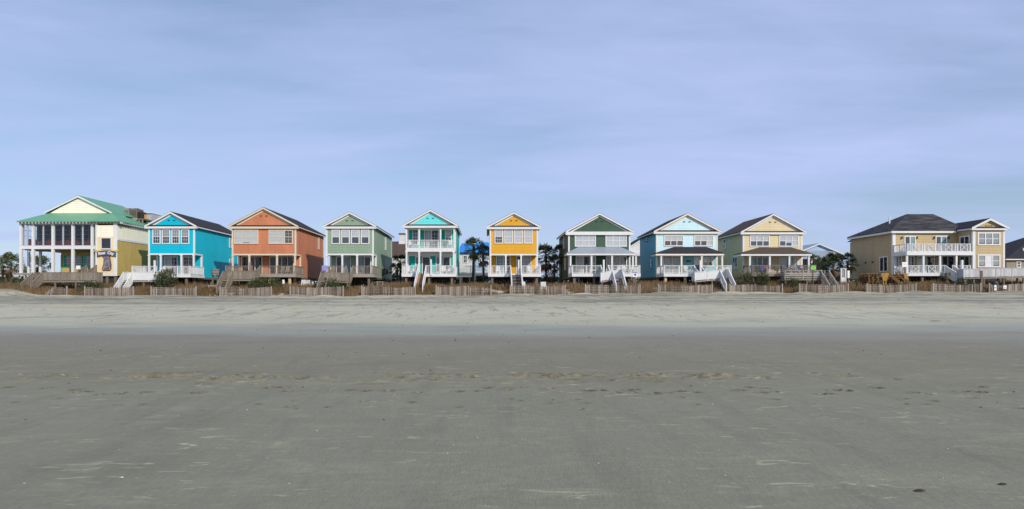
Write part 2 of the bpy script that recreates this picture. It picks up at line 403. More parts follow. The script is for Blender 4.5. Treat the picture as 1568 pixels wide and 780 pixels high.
def sand_material():
    m = bpy.data.materials.new('beach_sand'); m.use_nodes = True
    t = m.node_tree; p = t.nodes['Principled BSDF']; L = t.links
    def N(k, **kw):
        n = t.nodes.new(k)
        for a, b in kw.items(): setattr(n, a, b)
        return n
    def M(op, a, b=None, c=None):
        n = N('ShaderNodeMath', operation=op)
        for i, v in enumerate((a, b, c)):
            if v is None: continue
            if isinstance(v, (int, float)): n.inputs[i].default_value = v
            else: L.new(v, n.inputs[i])
        return n.outputs[0]
    pos = N('ShaderNodeTexCoord').outputs['Object']
    sp = N('ShaderNodeSeparateXYZ'); L.new(pos, sp.inputs[0])
    x, y = sp.outputs[0], sp.outputs[1]
    def noise(scale, stretch, detail=4, rough=0.6, dist=0.0):
        mp_ = N('ShaderNodeMapping'); mp_.inputs['Scale'].default_value = stretch; L.new(pos, mp_.inputs[0])
        n = N('ShaderNodeTexNoise'); n.inputs['Scale'].default_value = scale; n.inputs['Detail'].default_value = detail
        n.inputs['Roughness'].default_value = rough; n.inputs['Distortion'].default_value = dist
        L.new(mp_.outputs[0], n.inputs['Vector']); return n.outputs['Fac']
    # u: 0 at 4 m, 1 at 90 m, even in the logarithm of the distance up the beach
    wob = M('MULTIPLY', M('SUBTRACT', noise(0.22, (0.35, 1, 1), 4, 0.65), 0.5), 0.17)
    u = M('ADD', M('DIVIDE', M('LOGARITHM', M('DIVIDE', M('MAXIMUM', y, 4.0), 4.0), math.e), math.log(90 / 4)), wob)
    r = N('ShaderNodeValToRGB'); L.new(u, r.inputs[0])
    KS = 1.0
    def C(r, g, b, k=0.8): return (min(.7, lin(r) * k * 1.30), min(.7, lin(g) * k * 1.24), min(.7, lin(b) * k * 0.97))
    stops = [(0.00, C(125, 126, 121)), (0.26, C(128, 129, 123)), (0.33, C(128, 127, 120)), (0.40, C(127, 124, 117)), (0.50, C(130, 127, 120)),
             (0.535, C(140, 139, 136)), (0.575, C(150, 154, 153)), (0.615, C(172, 173, 168)), (0.68, C(182, 182, 175)), (0.78, C(184, 181, 171)),  # bluish stop in the wet band paints its sky reflection as colour
             (0.80, C(183, 183, 178)), (0.84, C(172, 170, 164)), (0.895, C(170, 168, 162)), (0.93, C(184, 182, 175)), (0.955, C(178, 176, 170)), (1.0, C(204, 199, 188))]
    el = r.color_ramp.elements
    while len(el) < len(stops): el.new(0.5)
    for e, (q, c) in zip(el, stops): e.position = q; e.color = (*c, 1)
    col = r.outputs[0]
    def mixc(fac, a, b, typ='MIX'):
        n = N('ShaderNodeMix', data_type='RGBA', blend_type=typ)
        if isinstance(fac, (int, float)): n.inputs['Factor'].default_value = fac
        else: L.new(fac, n.inputs['Factor'])
        for k, v in (('A', a), ('B', b)):
            if isinstance(v, tuple): n.inputs[k].default_value = (*v, 1)
            else: L.new(v, n.inputs[k])
        return n.outputs['Result']
    def ramp(v, a, b):
        n = N('ShaderNodeMapRange'); n.interpolation_type = 'SMOOTHSTEP'; n.inputs[1].default_value = a; n.inputs[2].default_value = b; L.new(v, n.inputs[0]); return n.outputs[0]
    near = M('SUBTRACT', 1.0, ramp(y, 14.0, 22.0))
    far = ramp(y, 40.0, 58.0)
    # broad damp patches, flowing lines left by the tide
    col = mixc(M('MULTIPLY', ramp(noise(0.5, (0.45, 1.0, 1), 5, 0.6, 0.8), 0.45, 0.75), 0.30), col, C(104, 102, 96))
    col = mixc(M('MULTIPLY', M('MULTIPLY', ramp(noise(1.3, (0.7, 1.7, 1), 6, 0.62, 0.8), 0.50, 0.72), near), 0.40), col, C(148, 148, 140))
    mpd = N('ShaderNodeMapping'); mpd.inputs['Rotation'].default_value = (0, 0, R(28)); mpd.inputs['Scale'].default_value = (2.6, 0.35, 1); L.new(pos, mpd.inputs[0])
    nd = N('ShaderNodeTexNoise'); nd.inputs['Scale'].default_value = 1.0; nd.inputs['Detail'].default_value = 5; nd.inputs['Distortion'].default_value = 0.7; L.new(mpd.outputs[0], nd.inputs['Vector'])
    col = mixc(M('MULTIPLY', M('MULTIPLY', ramp(nd.outputs['Fac'], 0.48, 0.74), near), 0.27), col, C(102, 102, 99))
    # pale crescents of dry blown sand
    col = mixc(M('MULTIPLY', M('MULTIPLY', M('MULTIPLY', ramp(noise(3.4, (0.62, 1.9, 1), 3, 0.55, 1.3), 0.60, 0.69), ramp(noise(0.55, (1, 1, 1), 2), 0.42, 0.62)), near), 0.75), col, C(172, 170, 158))
    # seaweed and tyre-track streaks up by the dune, then footprint shading painted as dashes
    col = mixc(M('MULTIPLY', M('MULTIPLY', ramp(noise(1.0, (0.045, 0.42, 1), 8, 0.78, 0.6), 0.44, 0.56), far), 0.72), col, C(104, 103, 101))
    col = mixc(M('MULTIPLY', M('MULTIPLY', ramp(noise(2.2, (0.75, 0.10, 1), 4, 0.7), 0.555, 0.63), ramp(y, 25.0, 33.0)), 0.50), col, C(112, 111, 103))  # dark dashes put the relief shading of trodden sand into the colour
    # grains
    g1 = noise(55, (1, 0.20, 1), 2, 0.7); g3 = noise(20, (1, 0.20, 1), 2, 0.7); g2 = noise(7, (0.7, 1.4, 1), 4, 0.7)
    gr = M('ADD', M('ADD', M('MULTIPLY', M('SUBTRACT', g1, 0.5), 0.34), M('MULTIPLY', M('SUBTRACT', g3, 0.5), 0.22)), M('MULTIPLY', M('SUBTRACT', g2, 0.5), 0.22))
    vm = N('ShaderNodeVectorMath', operation='SCALE'); L.new(col, vm.inputs[0]); L.new(M('ADD', gr, 1.0), vm.inputs['Scale'])
    col = vm.outputs[0]
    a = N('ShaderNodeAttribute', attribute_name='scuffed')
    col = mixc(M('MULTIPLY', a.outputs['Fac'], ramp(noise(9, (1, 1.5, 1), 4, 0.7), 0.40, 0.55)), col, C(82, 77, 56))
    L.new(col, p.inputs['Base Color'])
    wet = M('MULTIPLY', ramp(u, 0.36, 0.52), M('SUBTRACT', 1.0, ramp(u, 0.57, 0.63)))
    L.new(M('SUBTRACT', 0.92, M('MULTIPLY', wet, 0.3)), p.inputs['Roughness'])
    p.inputs['Specular IOR Level'].default_value = 0.3
    b = N('ShaderNodeBump'); b.inputs['Strength'].default_value = 0.55; b.inputs['Distance'].default_value = 0.02
    L.new(M('ADD', M('MULTIPLY', g1, 0.5), g2), b.inputs['Height']); L.new(b.outputs[0], p.inputs['Normal'])
    return m
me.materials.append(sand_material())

# ------------------------------------------------------------------ building parts
def front(Y): return lambda u, v, n: (u, Y - n, v)
def east(X): return lambda u, v, n: (X + n, u, v)
def west(X): return lambda u, v, n: (X - n, u, v)

def window(root, T, u0, u1, v0, v1, trim='white_paint', n=1, blind=None, bfrac=0.5, muntin=0, inside='dim_interior', tw=0.12, name='window', rows=2, glass='glass', fill=None, sashm=None):
    """trim with n lights side by side; sub-parts sash, pane, blind"""
    f = MB()
    f.boxT(T, u0, u1, v1 - tw, v1, 0.003, 0.08); f.boxT(T, u0, u1, v0, v0 + tw, 0.003, 0.09)
    f.boxT(T, u0, u0 + tw, v0 + tw, v1 - tw, 0.003, 0.08); f.boxT(T, u1 - tw, u1, v0 + tw, v1 - tw, 0.003, 0.08)
    w = (u1 - u0 - 2 * tw - (n - 1) * tw * 0.8) / n
    lights = []
    for i in range(n):
        a = u0 + tw + i * (w + tw * 0.8); lights.append((a, a + w))
        if i: f.boxT(T, a - tw * 0.8, a, v0 + tw, v1 - tw, 0.003, 0.075)
    fo = f.build(name, trim, root)
    b = MB(); s = MB(); p = MB(); bl = MB(); cu = MB()
    for i, (a, c) in enumerate(lights):
        if fill and fill[i] == 'solid':
            cu.boxT(T, a, c, v0 + tw, v1 - tw, 0.012, 0.03); continue
        b.boxT(T, a, c, v0 + tw, v1 - tw, 0.004, 0.010)
        (MB().boxT(T, a, c, v0 + tw, v1 - tw, 0.036, 0.040).build('pane', glass, fo) if fill else p.boxT(T, a, c, v0 + tw, v1 - tw, 0.036, 0.040))
        if blind:
            fr_ = bfrac[i] if isinstance(bfrac, (list, tuple)) else bfrac
            h = (v1 - v0 - 2 * tw) * fr_
            if h > 0: bl.boxT(T, a + .02, c - .02, v1 - tw - h, v1 - tw, 0.016, 0.022)
        vm_ = (v0 + v1) / 2
        if rows == 2: s.boxT(T, a, c, vm_ - .035, vm_ + .035, 0.041, 0.065)
        if muntin:
            for k in range(1, muntin):
                q = a + (c - a) * k / muntin; s.boxT(T, q - .013, q + .013, v0 + tw, v1 - tw, 0.041, 0.056)
            nr = 4
            for k in range(1, nr):
                if rows == 2 and k == nr // 2: continue
                q = v0 + tw + (v1 - v0 - 2 * tw) * k / nr; s.boxT(T, a, c, q - .013, q + .013, 0.0412, 0.0562)
    if b.v: b.build('backing', inside, fo)
    if bl.v: bl.build('blind', blind, fo)
    if cu.v: cu.build('shutter', 'white_paint', fo)
    if p.v: p.build('pane', glass, fo)
    if s.v: s.build('sash', sashm or trim, fo)
    return fo

def sliding_door(root, T, u0, u1, v0, v1, trim, panels=3, curtain=None, cpanels=(), inside='interior', muntin=0):
    f = MB(); tw = 0.13
    f.boxT(T, u0, u1, v1 - tw, v1, 0.003, 0.07); f.boxT(T, u0, u0 + tw, v0, v1 - tw, 0.003, 0.07); f.boxT(T, u1 - tw, u1, v0, v1 - tw, 0.003, 0.07)
    fo = f.build('sliding_door', trim, root)
    b = MB().boxT(T, u0 + tw, u1 - tw, v0, v1 - tw, 0.004, 0.010); b.build('backing', inside, fo)
    w = (u1 - u0 - 2 * tw) / panels; s = MB(); cu = MB()
    for i in range(panels + 1):
        q = u0 + tw + i * w
        if 0 < i < panels: s.boxT(T, q - .06, q + .06, v0, v1 - tw, 0.041, 0.06)
    s.boxT(T, u0 + tw, u1 - tw, v0, v0 + .1, 0.0412, 0.058)
    for i in range(panels):
        a = u0 + tw + i * w
        for k in range(1, muntin):
            q = a + w * k / muntin; s.boxT(T, q - .015, q + .015, v0 + .1, v1 - tw, 0.0414, 0.055)
        if muntin:
            for k in range(1, 5):
                q = v0 + .1 + (v1 - tw - v0 - .1) * k / 5; s.boxT(T, a + .06, a + w - .06, q - .015, q + .015, 0.0416, 0.053)
        if i in cpanels: cu.boxT(T, a + .06, a + w - .06, v0 + .02, v1 - tw, 0.016, 0.022)
    MB().boxT(T, u0 + tw, u1 - tw, v0 + .1, v1 - tw, 0.034, 0.038).build('pane', 'porch_glass', fo)
    s.build('door_frame', trim, fo)
    if cu.v: cu.build('curtain', curtain, fo)
    return fo

def rail(mb, p0, p1, h=0.95, style='baluster', post=True):
    """railing between two floor points, built into mb"""
    p0 = Vector(p0); p1 = Vector(p1); d = p1 - p0; L = d.length
    up = Vector((0, 0, 1))
    if L < 0.15: return
    mb.beam(p0 + up * h, p1 + up * h, 0.11, 0.06)
    if style == 'solid':
        n = max(1, int(round(L / 0.19)))
        for i in range(n):
            a = p0 + d * (i + .03) / n; b = p0 + d * (i + .97) / n
            mb.hexa([a + up * .06 + Vector((0, .012, 0)), b + up * .06 + Vector((0, .012, 0)), b + up * .06 - Vector((0, .012, 0)), a + up * .06 - Vector((0, .012, 0)),
                     a + up * (h - .04) + Vector((0, .012, 0)), b + up * (h - .04) + Vector((0, .012, 0)), b + up * (h - .04) - Vector((0, .012, 0)), a + up * (h - .04) - Vector((0, .012, 0))] if abs(d.x) > abs(d.y) else
                    [a + up * .06 + Vector((.012, 0, 0)), b + up * .06 + Vector((.012, 0, 0)), b + up * .06 - Vector((.012, 0, 0)), a + up * .06 - Vector((.012, 0, 0)),
                     a + up * (h - .04) + Vector((.012, 0, 0)), b + up * (h - .04) + Vector((.012, 0, 0)), b + up * (h - .04) - Vector((.012, 0, 0)), a + up * (h - .04) - Vector((.012, 0, 0))])
    elif style == 'plank':
        for q in (0.18, 0.42, 0.66):
            mb.beam(p0 + up * q, p1 + up * q, 0.04, 0.15)
    else:
        mb.beam(p0 + up * 0.1, p1 + up * 0.1, 0.06, 0.06)
        n = max(1, int(round(L / 0.16)))
        for i in range(1, n):
            a = p0 + d * i / n; mb.beam(a + up * .12, a + up * (h - .03), 0.042, 0.042)
    if post:
        n = max(1, int(math.ceil(L / 2.3)))
        for i in range(n + 1):
            a = p0 + d * i / n; mb.beam(a - up * 0.05, a + up * (h + .08), 0.11, 0.11)

def flight(root, x0, x1, Yt, zt, Yb, zb, tread='grey_board', railm='white_paint', style='baluster', h=0.95, closed=False):
    """steps down towards the sea, parts step / stringer / railing"""
    n = max(2, int(round((zt - zb) / 0.19)))
    st = MB()
    for i in range(n):
        y = Yt + (Yb - Yt) * (i + .5) / n; z = zt - (zt - zb) * (i + .75) / n
        st.box(x0 + .05, x1 - .05, y - .17, y + .17, z - .05, z)
        if closed: st.box(x0 + .05, x1 - .05, y + .13, y + .155, z, z + .19)
    st.build('steps', tread, root)
    for x in (x0, x1):
        s = MB().hexa([(x - .03, Yt, zt - .32), (x + .03, Yt, zt - .32), (x + .03, Yb, zb - .22), (x - .03, Yb, zb - .22), (x - .03, Yt, zt - .02), (x + .03, Yt, zt - .02), (x + .03, Yb, zb + .12), (x - .03, Yb, zb + .12)])
        s.build('stringer', railm, root)
        r = MB(); rail(r, (x, Yt, zt), (x, Yb, zb + .1), h, style); r.build('railing', railm, root)

def piles(root, xs_, ys_, ztop, m='pile_wood', w=0.28):
    for x in xs_:
        for y in ys_:
            MB().box(x - w / 2, x + w / 2, y - w / 2, y + w / 2, gz(x, y) - 0.4, ztop).build('pile', m, root)

def slat_screen(root, x0, x1, Y, ztop, seed=0, gap=0.5):
    q = random.Random(seed); b = MB(); x = x0
    while x < x1:
        w = q.uniform(.10, .2)
        b.box(x, min(x + w, x1), Y, Y + .03, gz(x, Y) - .2, ztop - q.uniform(0, .08)); x += w + q.uniform(.01, .12) * gap
    b.build('slat_screen', 'screen_wood', root)

def gable_roof(root, xl, xr, ze, za, Y0, Y1, roofm, trimm, ov=0.38, slab=0.10):
    """two roof slopes on a white boxed eave, rake boards on the front"""
    xc = (xl + xr) / 2; k = (za - ze) / (xc - xl + ov)
    r = MB(); s = MB()
    for sgn, xe in ((-1, xl - ov), (1, xr + ov)):
        q = [(xe, Y0, ze), (xc, Y0, za), (xc, Y0, za - slab), (xe, Y0, ze - slab)]
        if sgn > 0: q = q[::-1]
        r.prism(q, (0, Y1 - Y0, 0))
        q = [(xe + sgn * -.02, Y0 + .03, ze - slab - .003 + .02 * k), (xc, Y0 + .03, za - slab - .003), (xc, Y0 + .03, za - slab - .17), (xe + sgn * -.02, Y0 + .03, ze - slab - .17 + .02 * k)]
        if sgn > 0: q = q[::-1]
        s.prism(q, (0, Y1 - Y0 - .06, 0))
    ro = r.build('roof', roofm, root); s.build('soffit', trimm, ro)
    t = MB()
    for sgn, xe in ((-1, xl - ov), (1, xr + ov)):
        q = [(xe, Y0 - .035, ze - .05), (xc, Y0 - .035, za - .05), (xc, Y0 - .035, za - .26), (xe, Y0 - .035, ze - .26 )]
        if sgn > 0: q = q[::-1]
        t.prism(q, (0, .032, 0))
    t.build('bargeboard', trimm, root)
    return ro

def gable_house(name, label, Y, xl, xr, apex, eave, band, deck, depth, wallm, trimm, roofm, gablem=None, sidem=None, group='beach houses in a row facing the sea', recess=2.2, dark_return=True, ov=0.38, frieze=0.27, upper_open=False, deckf=2.0, deckm='white_paint', pilem='pile_wood', dx=(0.2, 0.2)):
    """pixel columns of the photograph give widths at the distance Y of the front wall"""
    a, b = PX(xl, Y), PX(xr, Y); ze = PZ(eave, Y); za = PZ(apex, Y); zb = PZ(band, Y); zd = PZ(deck, Y - deckf)
    xc = (a + b) / 2
    root = thing(name, label, 'house', (xc, Y, gz(xc, Y)), group)
    root['_'] = 0; del root['_']
    H = dict(root=root, a=a, b=b, ze=ze, za=za, zb=zb, zd=zd, xc=xc, Y=Y, depth=depth, trim=trimm)
    sidem = sidem or wallm
    low_y = Y + recess if recess else Y
    wl = MB()
    up_y = low_y if upper_open else Y
    wl.box(a, b, up_y, Y + depth, zb + .003, ze)
    wl.box(a + .004, b - .004, low_y + .004, Y + depth - .004, zd - .25, zb - .003)
    wl.build('wall', wallm, root)
    if sidem != wallm:
        for x, sg in ((a, -1), (b, 1)):
            MB().box(x + sg * .004, x + sg * .016, up_y + .02, Y + depth - .02, zd - .25, ze - .02).build('side_wall', sidem, root)
    # gables front and back
    k = (za - ze) / (xc - a + ov)
    for y in (Y + .002, Y + depth - .12):
        MB().prism([(a + .01, y, ze), (b - .01, y, ze), (xc, y, za - .22)], (0, .118, 0)).build('gable', gablem or wallm, root)
    gt = MB()
    for sg, xe in ((-1, a), (1, b)):
        z0 = ze + .02; off = .47
        q = [(xe - sg * .0, Y - .03, ze + k * ov - off + .17), (xc, Y - .03, za - off + .17), (xc, Y - .03, za - off - .02), (xe, Y - .03, ze + k * ov - off - .02)]
        if sg > 0: q = q[::-1]
        gt.prism(q, (0, .028, 0))
    gt.build('gable_trim', trimm, root)
    ro = gable_roof(root, a, b, ze + .12, za, Y - .32, Y + depth + .3, roofm, trimm, ov)
    # frieze board and the shingled ledge across the gable foot
    MB().box(a - ov, b + ov, Y - .30, Y - .004, ze - frieze, ze - .0).build('frieze', trimm, root)
    if dark_return:
        MB().hexa([(a - ov, Y - .33, ze + .004), (b + ov, Y - .33, ze + .004), (b + ov, Y - .035, ze + .004), (a - ov, Y - .035, ze + .004),
                   (a - ov, Y - .33, ze + .03), (b + ov, Y - .33, ze + .03), (b + ov - .2, Y - .035, ze + .20), (a - ov + .2, Y - .035, ze + .20)]).build('ledge', roofm, root)
    # corner boards
    cb = 0.17
    if not upper_open:
        for x0, x1 in ((a - .03, a + cb), (b - cb, b + .03)):
            MB().box(x0, x1, Y - .03, Y + cb, zb + .004, ze - frieze - .004).build('corner_board', trimm, root)
    for x0, x1 in ((a - .034, a + cb), (b - cb, b + .034)):
        MB().box(x0, x1, Y + depth - cb, Y + depth + .03, zd - .2, ze - .01).build('corner_board', trimm, root)
    if recess:
        for x0, x1 in ((a - .032, a + cb), (b - cb, b + .032)):
            MB().box(x0, x1, low_y - .03, low_y + .22, zd - .1, zb - .01 if not upper_open else ze - .01).build('corner_board', trimm, root)
        bm_ = MB(); bm_.box(a - .03, b + .03, Y - .035, Y + .16, zb - .19, zb + .0)
        bm_.box(a - .03, a + .16, Y + .163, low_y - .034, zb - .19, zb); bm_.box(b - .16, b + .03, Y + .163, low_y - .034, zb - .19, zb)
        bm_.build('porch_beam', trimm, root)
        MB().box(a + .165, b - .165, Y + .165, low_y - .01, zb - .10, zb - .02).build('porch_ceiling', 'white_paint', root)
    else:
        for x0, x1 in ((a - .03, a + cb), (b - cb, b + .03)):
            MB().box(x0, x1, Y - .03, Y + cb, zd + .01, zb).build('corner_board', trimm, root)
    # two small dark lamps high on the gable
    for s_ in (-.35, .35):
        f = MB(); f.box(xc + s_ - .11, xc + s_ + .11, Y - .10, Y - .03, za - 1.13, za - 1.05)
        f.build('gable_lamp', 'dark_metal', root)
    # deck
    d0 = Y - deckf
    H['d0'] = d0
    ds = (d0 / Y)
    H['da'], H['db'] = a - dx[0], b + dx[1]
    MB().box(H['da'], H['db'], d0, low_y - .04, zd - .10, zd).build('deck', 'grey_board', root)
    MB().box(H['da'] - .02, H['db'] + .02, d0 - .05, d0 - .003, zd - .36, zd + .02).build('rim_board', deckm, root)
    rb = MB()
    rb.box(H['da'] - .045, H['da'] - .003, d0, low_y, zd - .36, zd + .01); rb.box(H['db'] + .003, H['db'] + .045, d0, low_y, zd - .36, zd + .01)
    rb.build('rim_board', deckm, root)
    MB().box(a - .02, b + .02, low_y + .01, Y + depth, zd - .48, zd - .26).build('sill_beam', 'pile_wood', root)
    n = max(3, int((b - a) / 2.6) + 1)
    piles(root, [a + .3 + (b - a - .6) * i / (n - 1) for i in range(n)], [d0 + .4, Y + .5, Y + depth * .4, Y + depth - .5], zd - .37, pilem)
    slat_screen(root, a + .4, b - .4, Y + 1.6, zd - .4, int(xl))
    return H

def columns(H, pxs, Y, z0, z1, w=0.20, m=None):
    for p in pxs:
        x = PX(p, Y)
        c = MB().box(x - w / 2, x + w / 2, Y - w / 2, Y + w / 2, z0, z1); c.box(x - w * .7, x + w * .7, Y - w * .7, Y + w * .7, z1 - .14, z1 - .002)
        c.build('column', m or H['trim'], H['root'])

def porch_roof(H, pL, pR, tL, tR, py_top, py_bot, yw, yf, m, trimm):
    """hipped porch roof leaning on the front wall"""
    z1 = PZ(py_top, yw); z0 = PZ(py_bot, yf)
    xa, xb = PX(pL, yf), PX(pR, yf); ta, tb = PX(tL, yw), PX(tR, yw)
    y1 = yw - .004
    wa, wb = xa, xb
    MB().add([(wa, y1, z0), (xa, yf, z0), (xb, yf, z0), (wb, y1, z0), (ta, y1, z1), (tb, y1, z1), (wa, y1, z0 - .08), (xa, yf, z0 - .08), (xb, yf, z0 - .08), (wb, y1, z0 - .08)],
             [(0, 1, 4), (1, 2, 5, 4), (2, 3, 5), (0, 6, 7, 1), (1, 7, 8, 2), (2, 8, 9, 3), (6, 9, 8, 7), (0, 4, 5, 3, 9, 6)]).build('porch_roof', m, H['root'])
    f = MB(); f.box(xa + .03, xb - .03, yf + .03, yf + .10, z0 - .30, z0 - .083)
    f.box(xa + .03, xa + .10, yf + .103, y1, z0 - .30, z0 - .083); f.box(xb - .10, xb - .03, yf + .103, y1, z0 - .30, z0 - .083)
    f.build('porch_fascia', trimm, H['root'])
    MB().box(xa + .11, xb - .11, yf + .11, y1 - .01, z0 - .18, z0 - .12).build('porch_ceiling', 'white_paint', H['root'])
    return z0

def deck_rails(H, gaps, m, style='baluster', h=1.0, sides=True):
    """front railing with openings (pixel pairs) where stairs leave; side railings back to the wall"""
    y = H['d0'] + .06; z = H['zd']
    xs_ = [H['da'] + .06]
    for g0, g1 in gaps: xs_ += [PX(g0, y), PX(g1, y)]
    xs_.append(H['db'] - .06)
    for i in range(0, len(xs_), 2):
        r = MB(); rail(r, (xs_[i], y, z), (xs_[i + 1], y, z), h, style)
        if r.v: r.build('railing', m, H['root'])
    if sides:
        for x in (H['da'] + .06, H['db'] - .06):
            r = MB(); rail(r, (x, y + .12, z), (x, H['Y'] + (H.get('rec', 0)) - .1, z), h, style); r.build('railing', m, H['root'])

HOUSE = {}
# ---- blue house
H = gable_house('blue_house', 'bright blue two-storey house on piles beside the green roofed restaurant', 86, 227.4, 298, 324.3, 347.2, 388.3, 420.5, 15, 'blue_siding', 'white_paint', 'black_shingle', dx=(1.1, .3))
HOUSE['blue'] = H; Y = 86; r_ = H['root']
for q in (233.6, 248.2, 262.8, 277.4):
    window(r_, front(Y), PX(q, Y), PX(q + 12.6, Y), PZ(374, Y), PZ(351.2, Y), muntin=3, blind='screen_blind', bfrac=.5, inside='interior')
yl = Y + 2.2; T = front(yl + .004)
columns(H, (228.5, 246.4, 278, 296.8), Y + .06, H['zd'], H['zb'] - .19)
sliding_door(r_, T, PX(252, yl), PX(272.5, yl), H['zd'] + .02, PZ(393, yl), 'white_paint', 2, 'pale_curtain', (0,), muntin=2)
sliding_door(r_, T, PX(280, yl), PX(298, yl), H['zd'] + .02, PZ(393, yl), 'white_paint', 2, muntin=2)
H['rec'] = 2.2
deck_rails(H, [(239, 253)], 'white_paint')
for yy, zz in ((97.5, 372), (97.5, 404)):
    window(r_, east(H['b']), yy, yy + .9, PZ(zz + 7, 97), PZ(zz - 8, 97), muntin=2)
# ---- salmon house
H = gable_house('salmon_house', 'salmon pink two-storey house with cream trim and black shingle roof', 86, 355.4, 453.2, 317.6, 347.4, 389, 420.2, 14.5, 'salmon_siding', 'cream_trim', 'black_shingle', deckm='grey_board', pilem='cream_pile', dx=(.1, .5))
HOUSE['salmon'] = H; r_ = H['root']; H['rec'] = 2.2
window(r_, front(Y), PX(358.8, Y), PX(395.8, Y), PZ(373.8, Y), PZ(352.2, Y), 'cream_trim', 3, 'blind', [1, .95, 1])
window(r_, front(Y), PX(411.4, Y), PX(448.7, Y), PZ(373.8, Y), PZ(352.2, Y), 'cream_trim', 3, 'blind', [1, 1, 0], muntin=2)
columns(H, (356.6, 382, 424.4, 452), Y + .06, H['zd'], H['zb'] - .19)
sliding_door(r_, T, PX(369.5, yl), PX(402, yl), H['zd'] + .02, PZ(392.6, yl), 'cream_trim', 3)
sliding_door(r_, T, PX(412.5, yl), PX(450.5, yl), H['zd'] + .02, PZ(392.6, yl), 'cream_trim', 4)
deck_rails(H, [(386, 398.5)], 'weathered_wood')
window(r_, east(H['b']), 97.2, 97.9, PZ(382, 97), PZ(363, 97), 'cream_trim')
# ---- sage house
H = gable_house('sage_house', 'sage green two-storey house with white trim and four upper windows', 86, 499.5, 572, 324.8, 347.4, 388.8, 420.2, 16.5, 'sage_siding', 'white_paint', 'grey_shingle', deckm='grey_board', dx=(.1, .3))
HOUSE['sage'] = H; r_ = H['root']; H['rec'] = 2.2
for q in (507.7, 522.6, 537.6, 552.7):
    window(r_, front(Y), PX(q, Y), PX(q + 13.1, Y), PZ(374.2, Y), PZ(352, Y), blind='blind', bfrac=.5, inside='dim_interior')
columns(H, (500.6, 524.2, 546.9, 571), Y + .06, H['zd'], H['zb'] - .19)
sliding_door(r_, T, PX(514.6, yl), PX(537.2, yl), H['zd'] + .02, PZ(392.6, yl), 'white_paint', 2, 'aqua_curtain', (1,))
sliding_door(r_, T, PX(548, yl), PX(568.5, yl), H['zd'] + .02, PZ(392.6, yl), 'white_paint', 2, 'aqua_curtain', (0,))
deck_rails(H, [(530, 541)], 'weathered_wood')
for z0, z1 in ((383.6, 363.6), (416.5, 396.5)):
    window(r_, east(H['b']), 95.6, 96.5, PZ(z0, 96), PZ(z1, 96), 'white_paint', blind='blind', bfrac=.4)
MB().box(H['b'] + .02, H['b'] + .5, 92.6, 95.2, PZ(419.5, 93), PZ(412, 93)).build('meter_box', 'screen_wood', r_)
# ---- turquoise house with two porches
Y = 87; yl = Y + 2.2; T = front(yl + .004)
H = gable_house('turquoise_house', 'turquoise house with white railed porches on both storeys', Y, 621.3, 696.8, 321.2, 346.2, 383.4, 419.6, 13.5, 'teal_siding', 'white_paint', 'grey_shingle', gablem='aqua_gable', upper_open=True, deckf=2.4)
HOUSE['turq'] = H; r_ = H['root']; H['rec'] = 2.2
MB().box(H['a'], H['b'], Y - .03, yl - .01, PZ(384.4, Y), PZ(379.8, Y)).build('balcony_floor', 'white_paint', r_)
zu = PZ(379.8, Y) + .004
MB().box(H['a'] + .02, H['b'] - .02, Y + .02, yl - .01, H['ze'] - .34, H['ze'] - .301).build('porch_ceiling', 'white_paint', r_)
columns(H, (622.4, 642, 674.6, 695.6), Y + .08, zu, H['ze'] - .30)
columns(H, (622.6, 642, 674.6, 694.8), Y + .06, H['zd'], H['zb'] - .19)
q = [PX(p, Y + .08) for p in (622.4, 642, 674.6, 695.6)]
for i in range(3):
    r = MB(); rail(r, (q[i] + .1, Y + .08, zu), (q[i + 1] - .1, Y + .08, zu), .98, post=False); r.build('railing', 'white_paint', r_)
MB().box(H['a'] + .2, H['b'] - .2, yl - .05, yl - .003, PZ(392.5, yl), H['zb'] - .11).build('lintel', 'white_paint', r_)
window(r_, T, PX(631.4, yl), PX(640.6, yl), PZ(376, yl), PZ(351.5, yl), muntin=2, inside='interior')
sliding_door(r_, T, PX(649.6, yl), PX(672, yl), zu + .02, PZ(352, yl), 'white_paint', 2, 'pale_curtain', (0,), muntin=2)
window(r_, T, PX(681.4, yl), PX(692, yl), PZ(376, yl), PZ(351.5, yl), muntin=2, blind='pale_curtain', bfrac=.5, inside='interior')
window(r_, T, PX(635.6, yl), PX(641.8, yl), H['zd'] + .3, PZ(392.8, yl), inside='interior')
sliding_door(r_, T, PX(646, yl), PX(659.2, yl), H['zd'] + .02, PZ(392.8, yl), 'white_paint', 1)
window(r_, T, PX(667.2, yl), PX(674, yl), H['zd'] + .3, PZ(392.8, yl))
sliding_door(r_, T, PX(677.6, yl), PX(690.2, yl), H['zd'] + .02, PZ(392.8, yl), 'white_paint', 1)
deck_rails(H, [(640.5, 652)], 'white_paint')
flight(r_, PX(640.2, 84.5), PX(652.2, 84.5), 84.55, H['zd'], 80.2, gz(-8, 80.2) + .1, 'stair_tread', 'white_paint', 'solid', closed=True)
MB().box(PX(660, 84.4) - .09, PX(660, 84.4) + .09, 84.4, 84.58, H['zd'] - .2, PZ(397.5, 84.5)).build('tall_post', 'white_paint', r_)
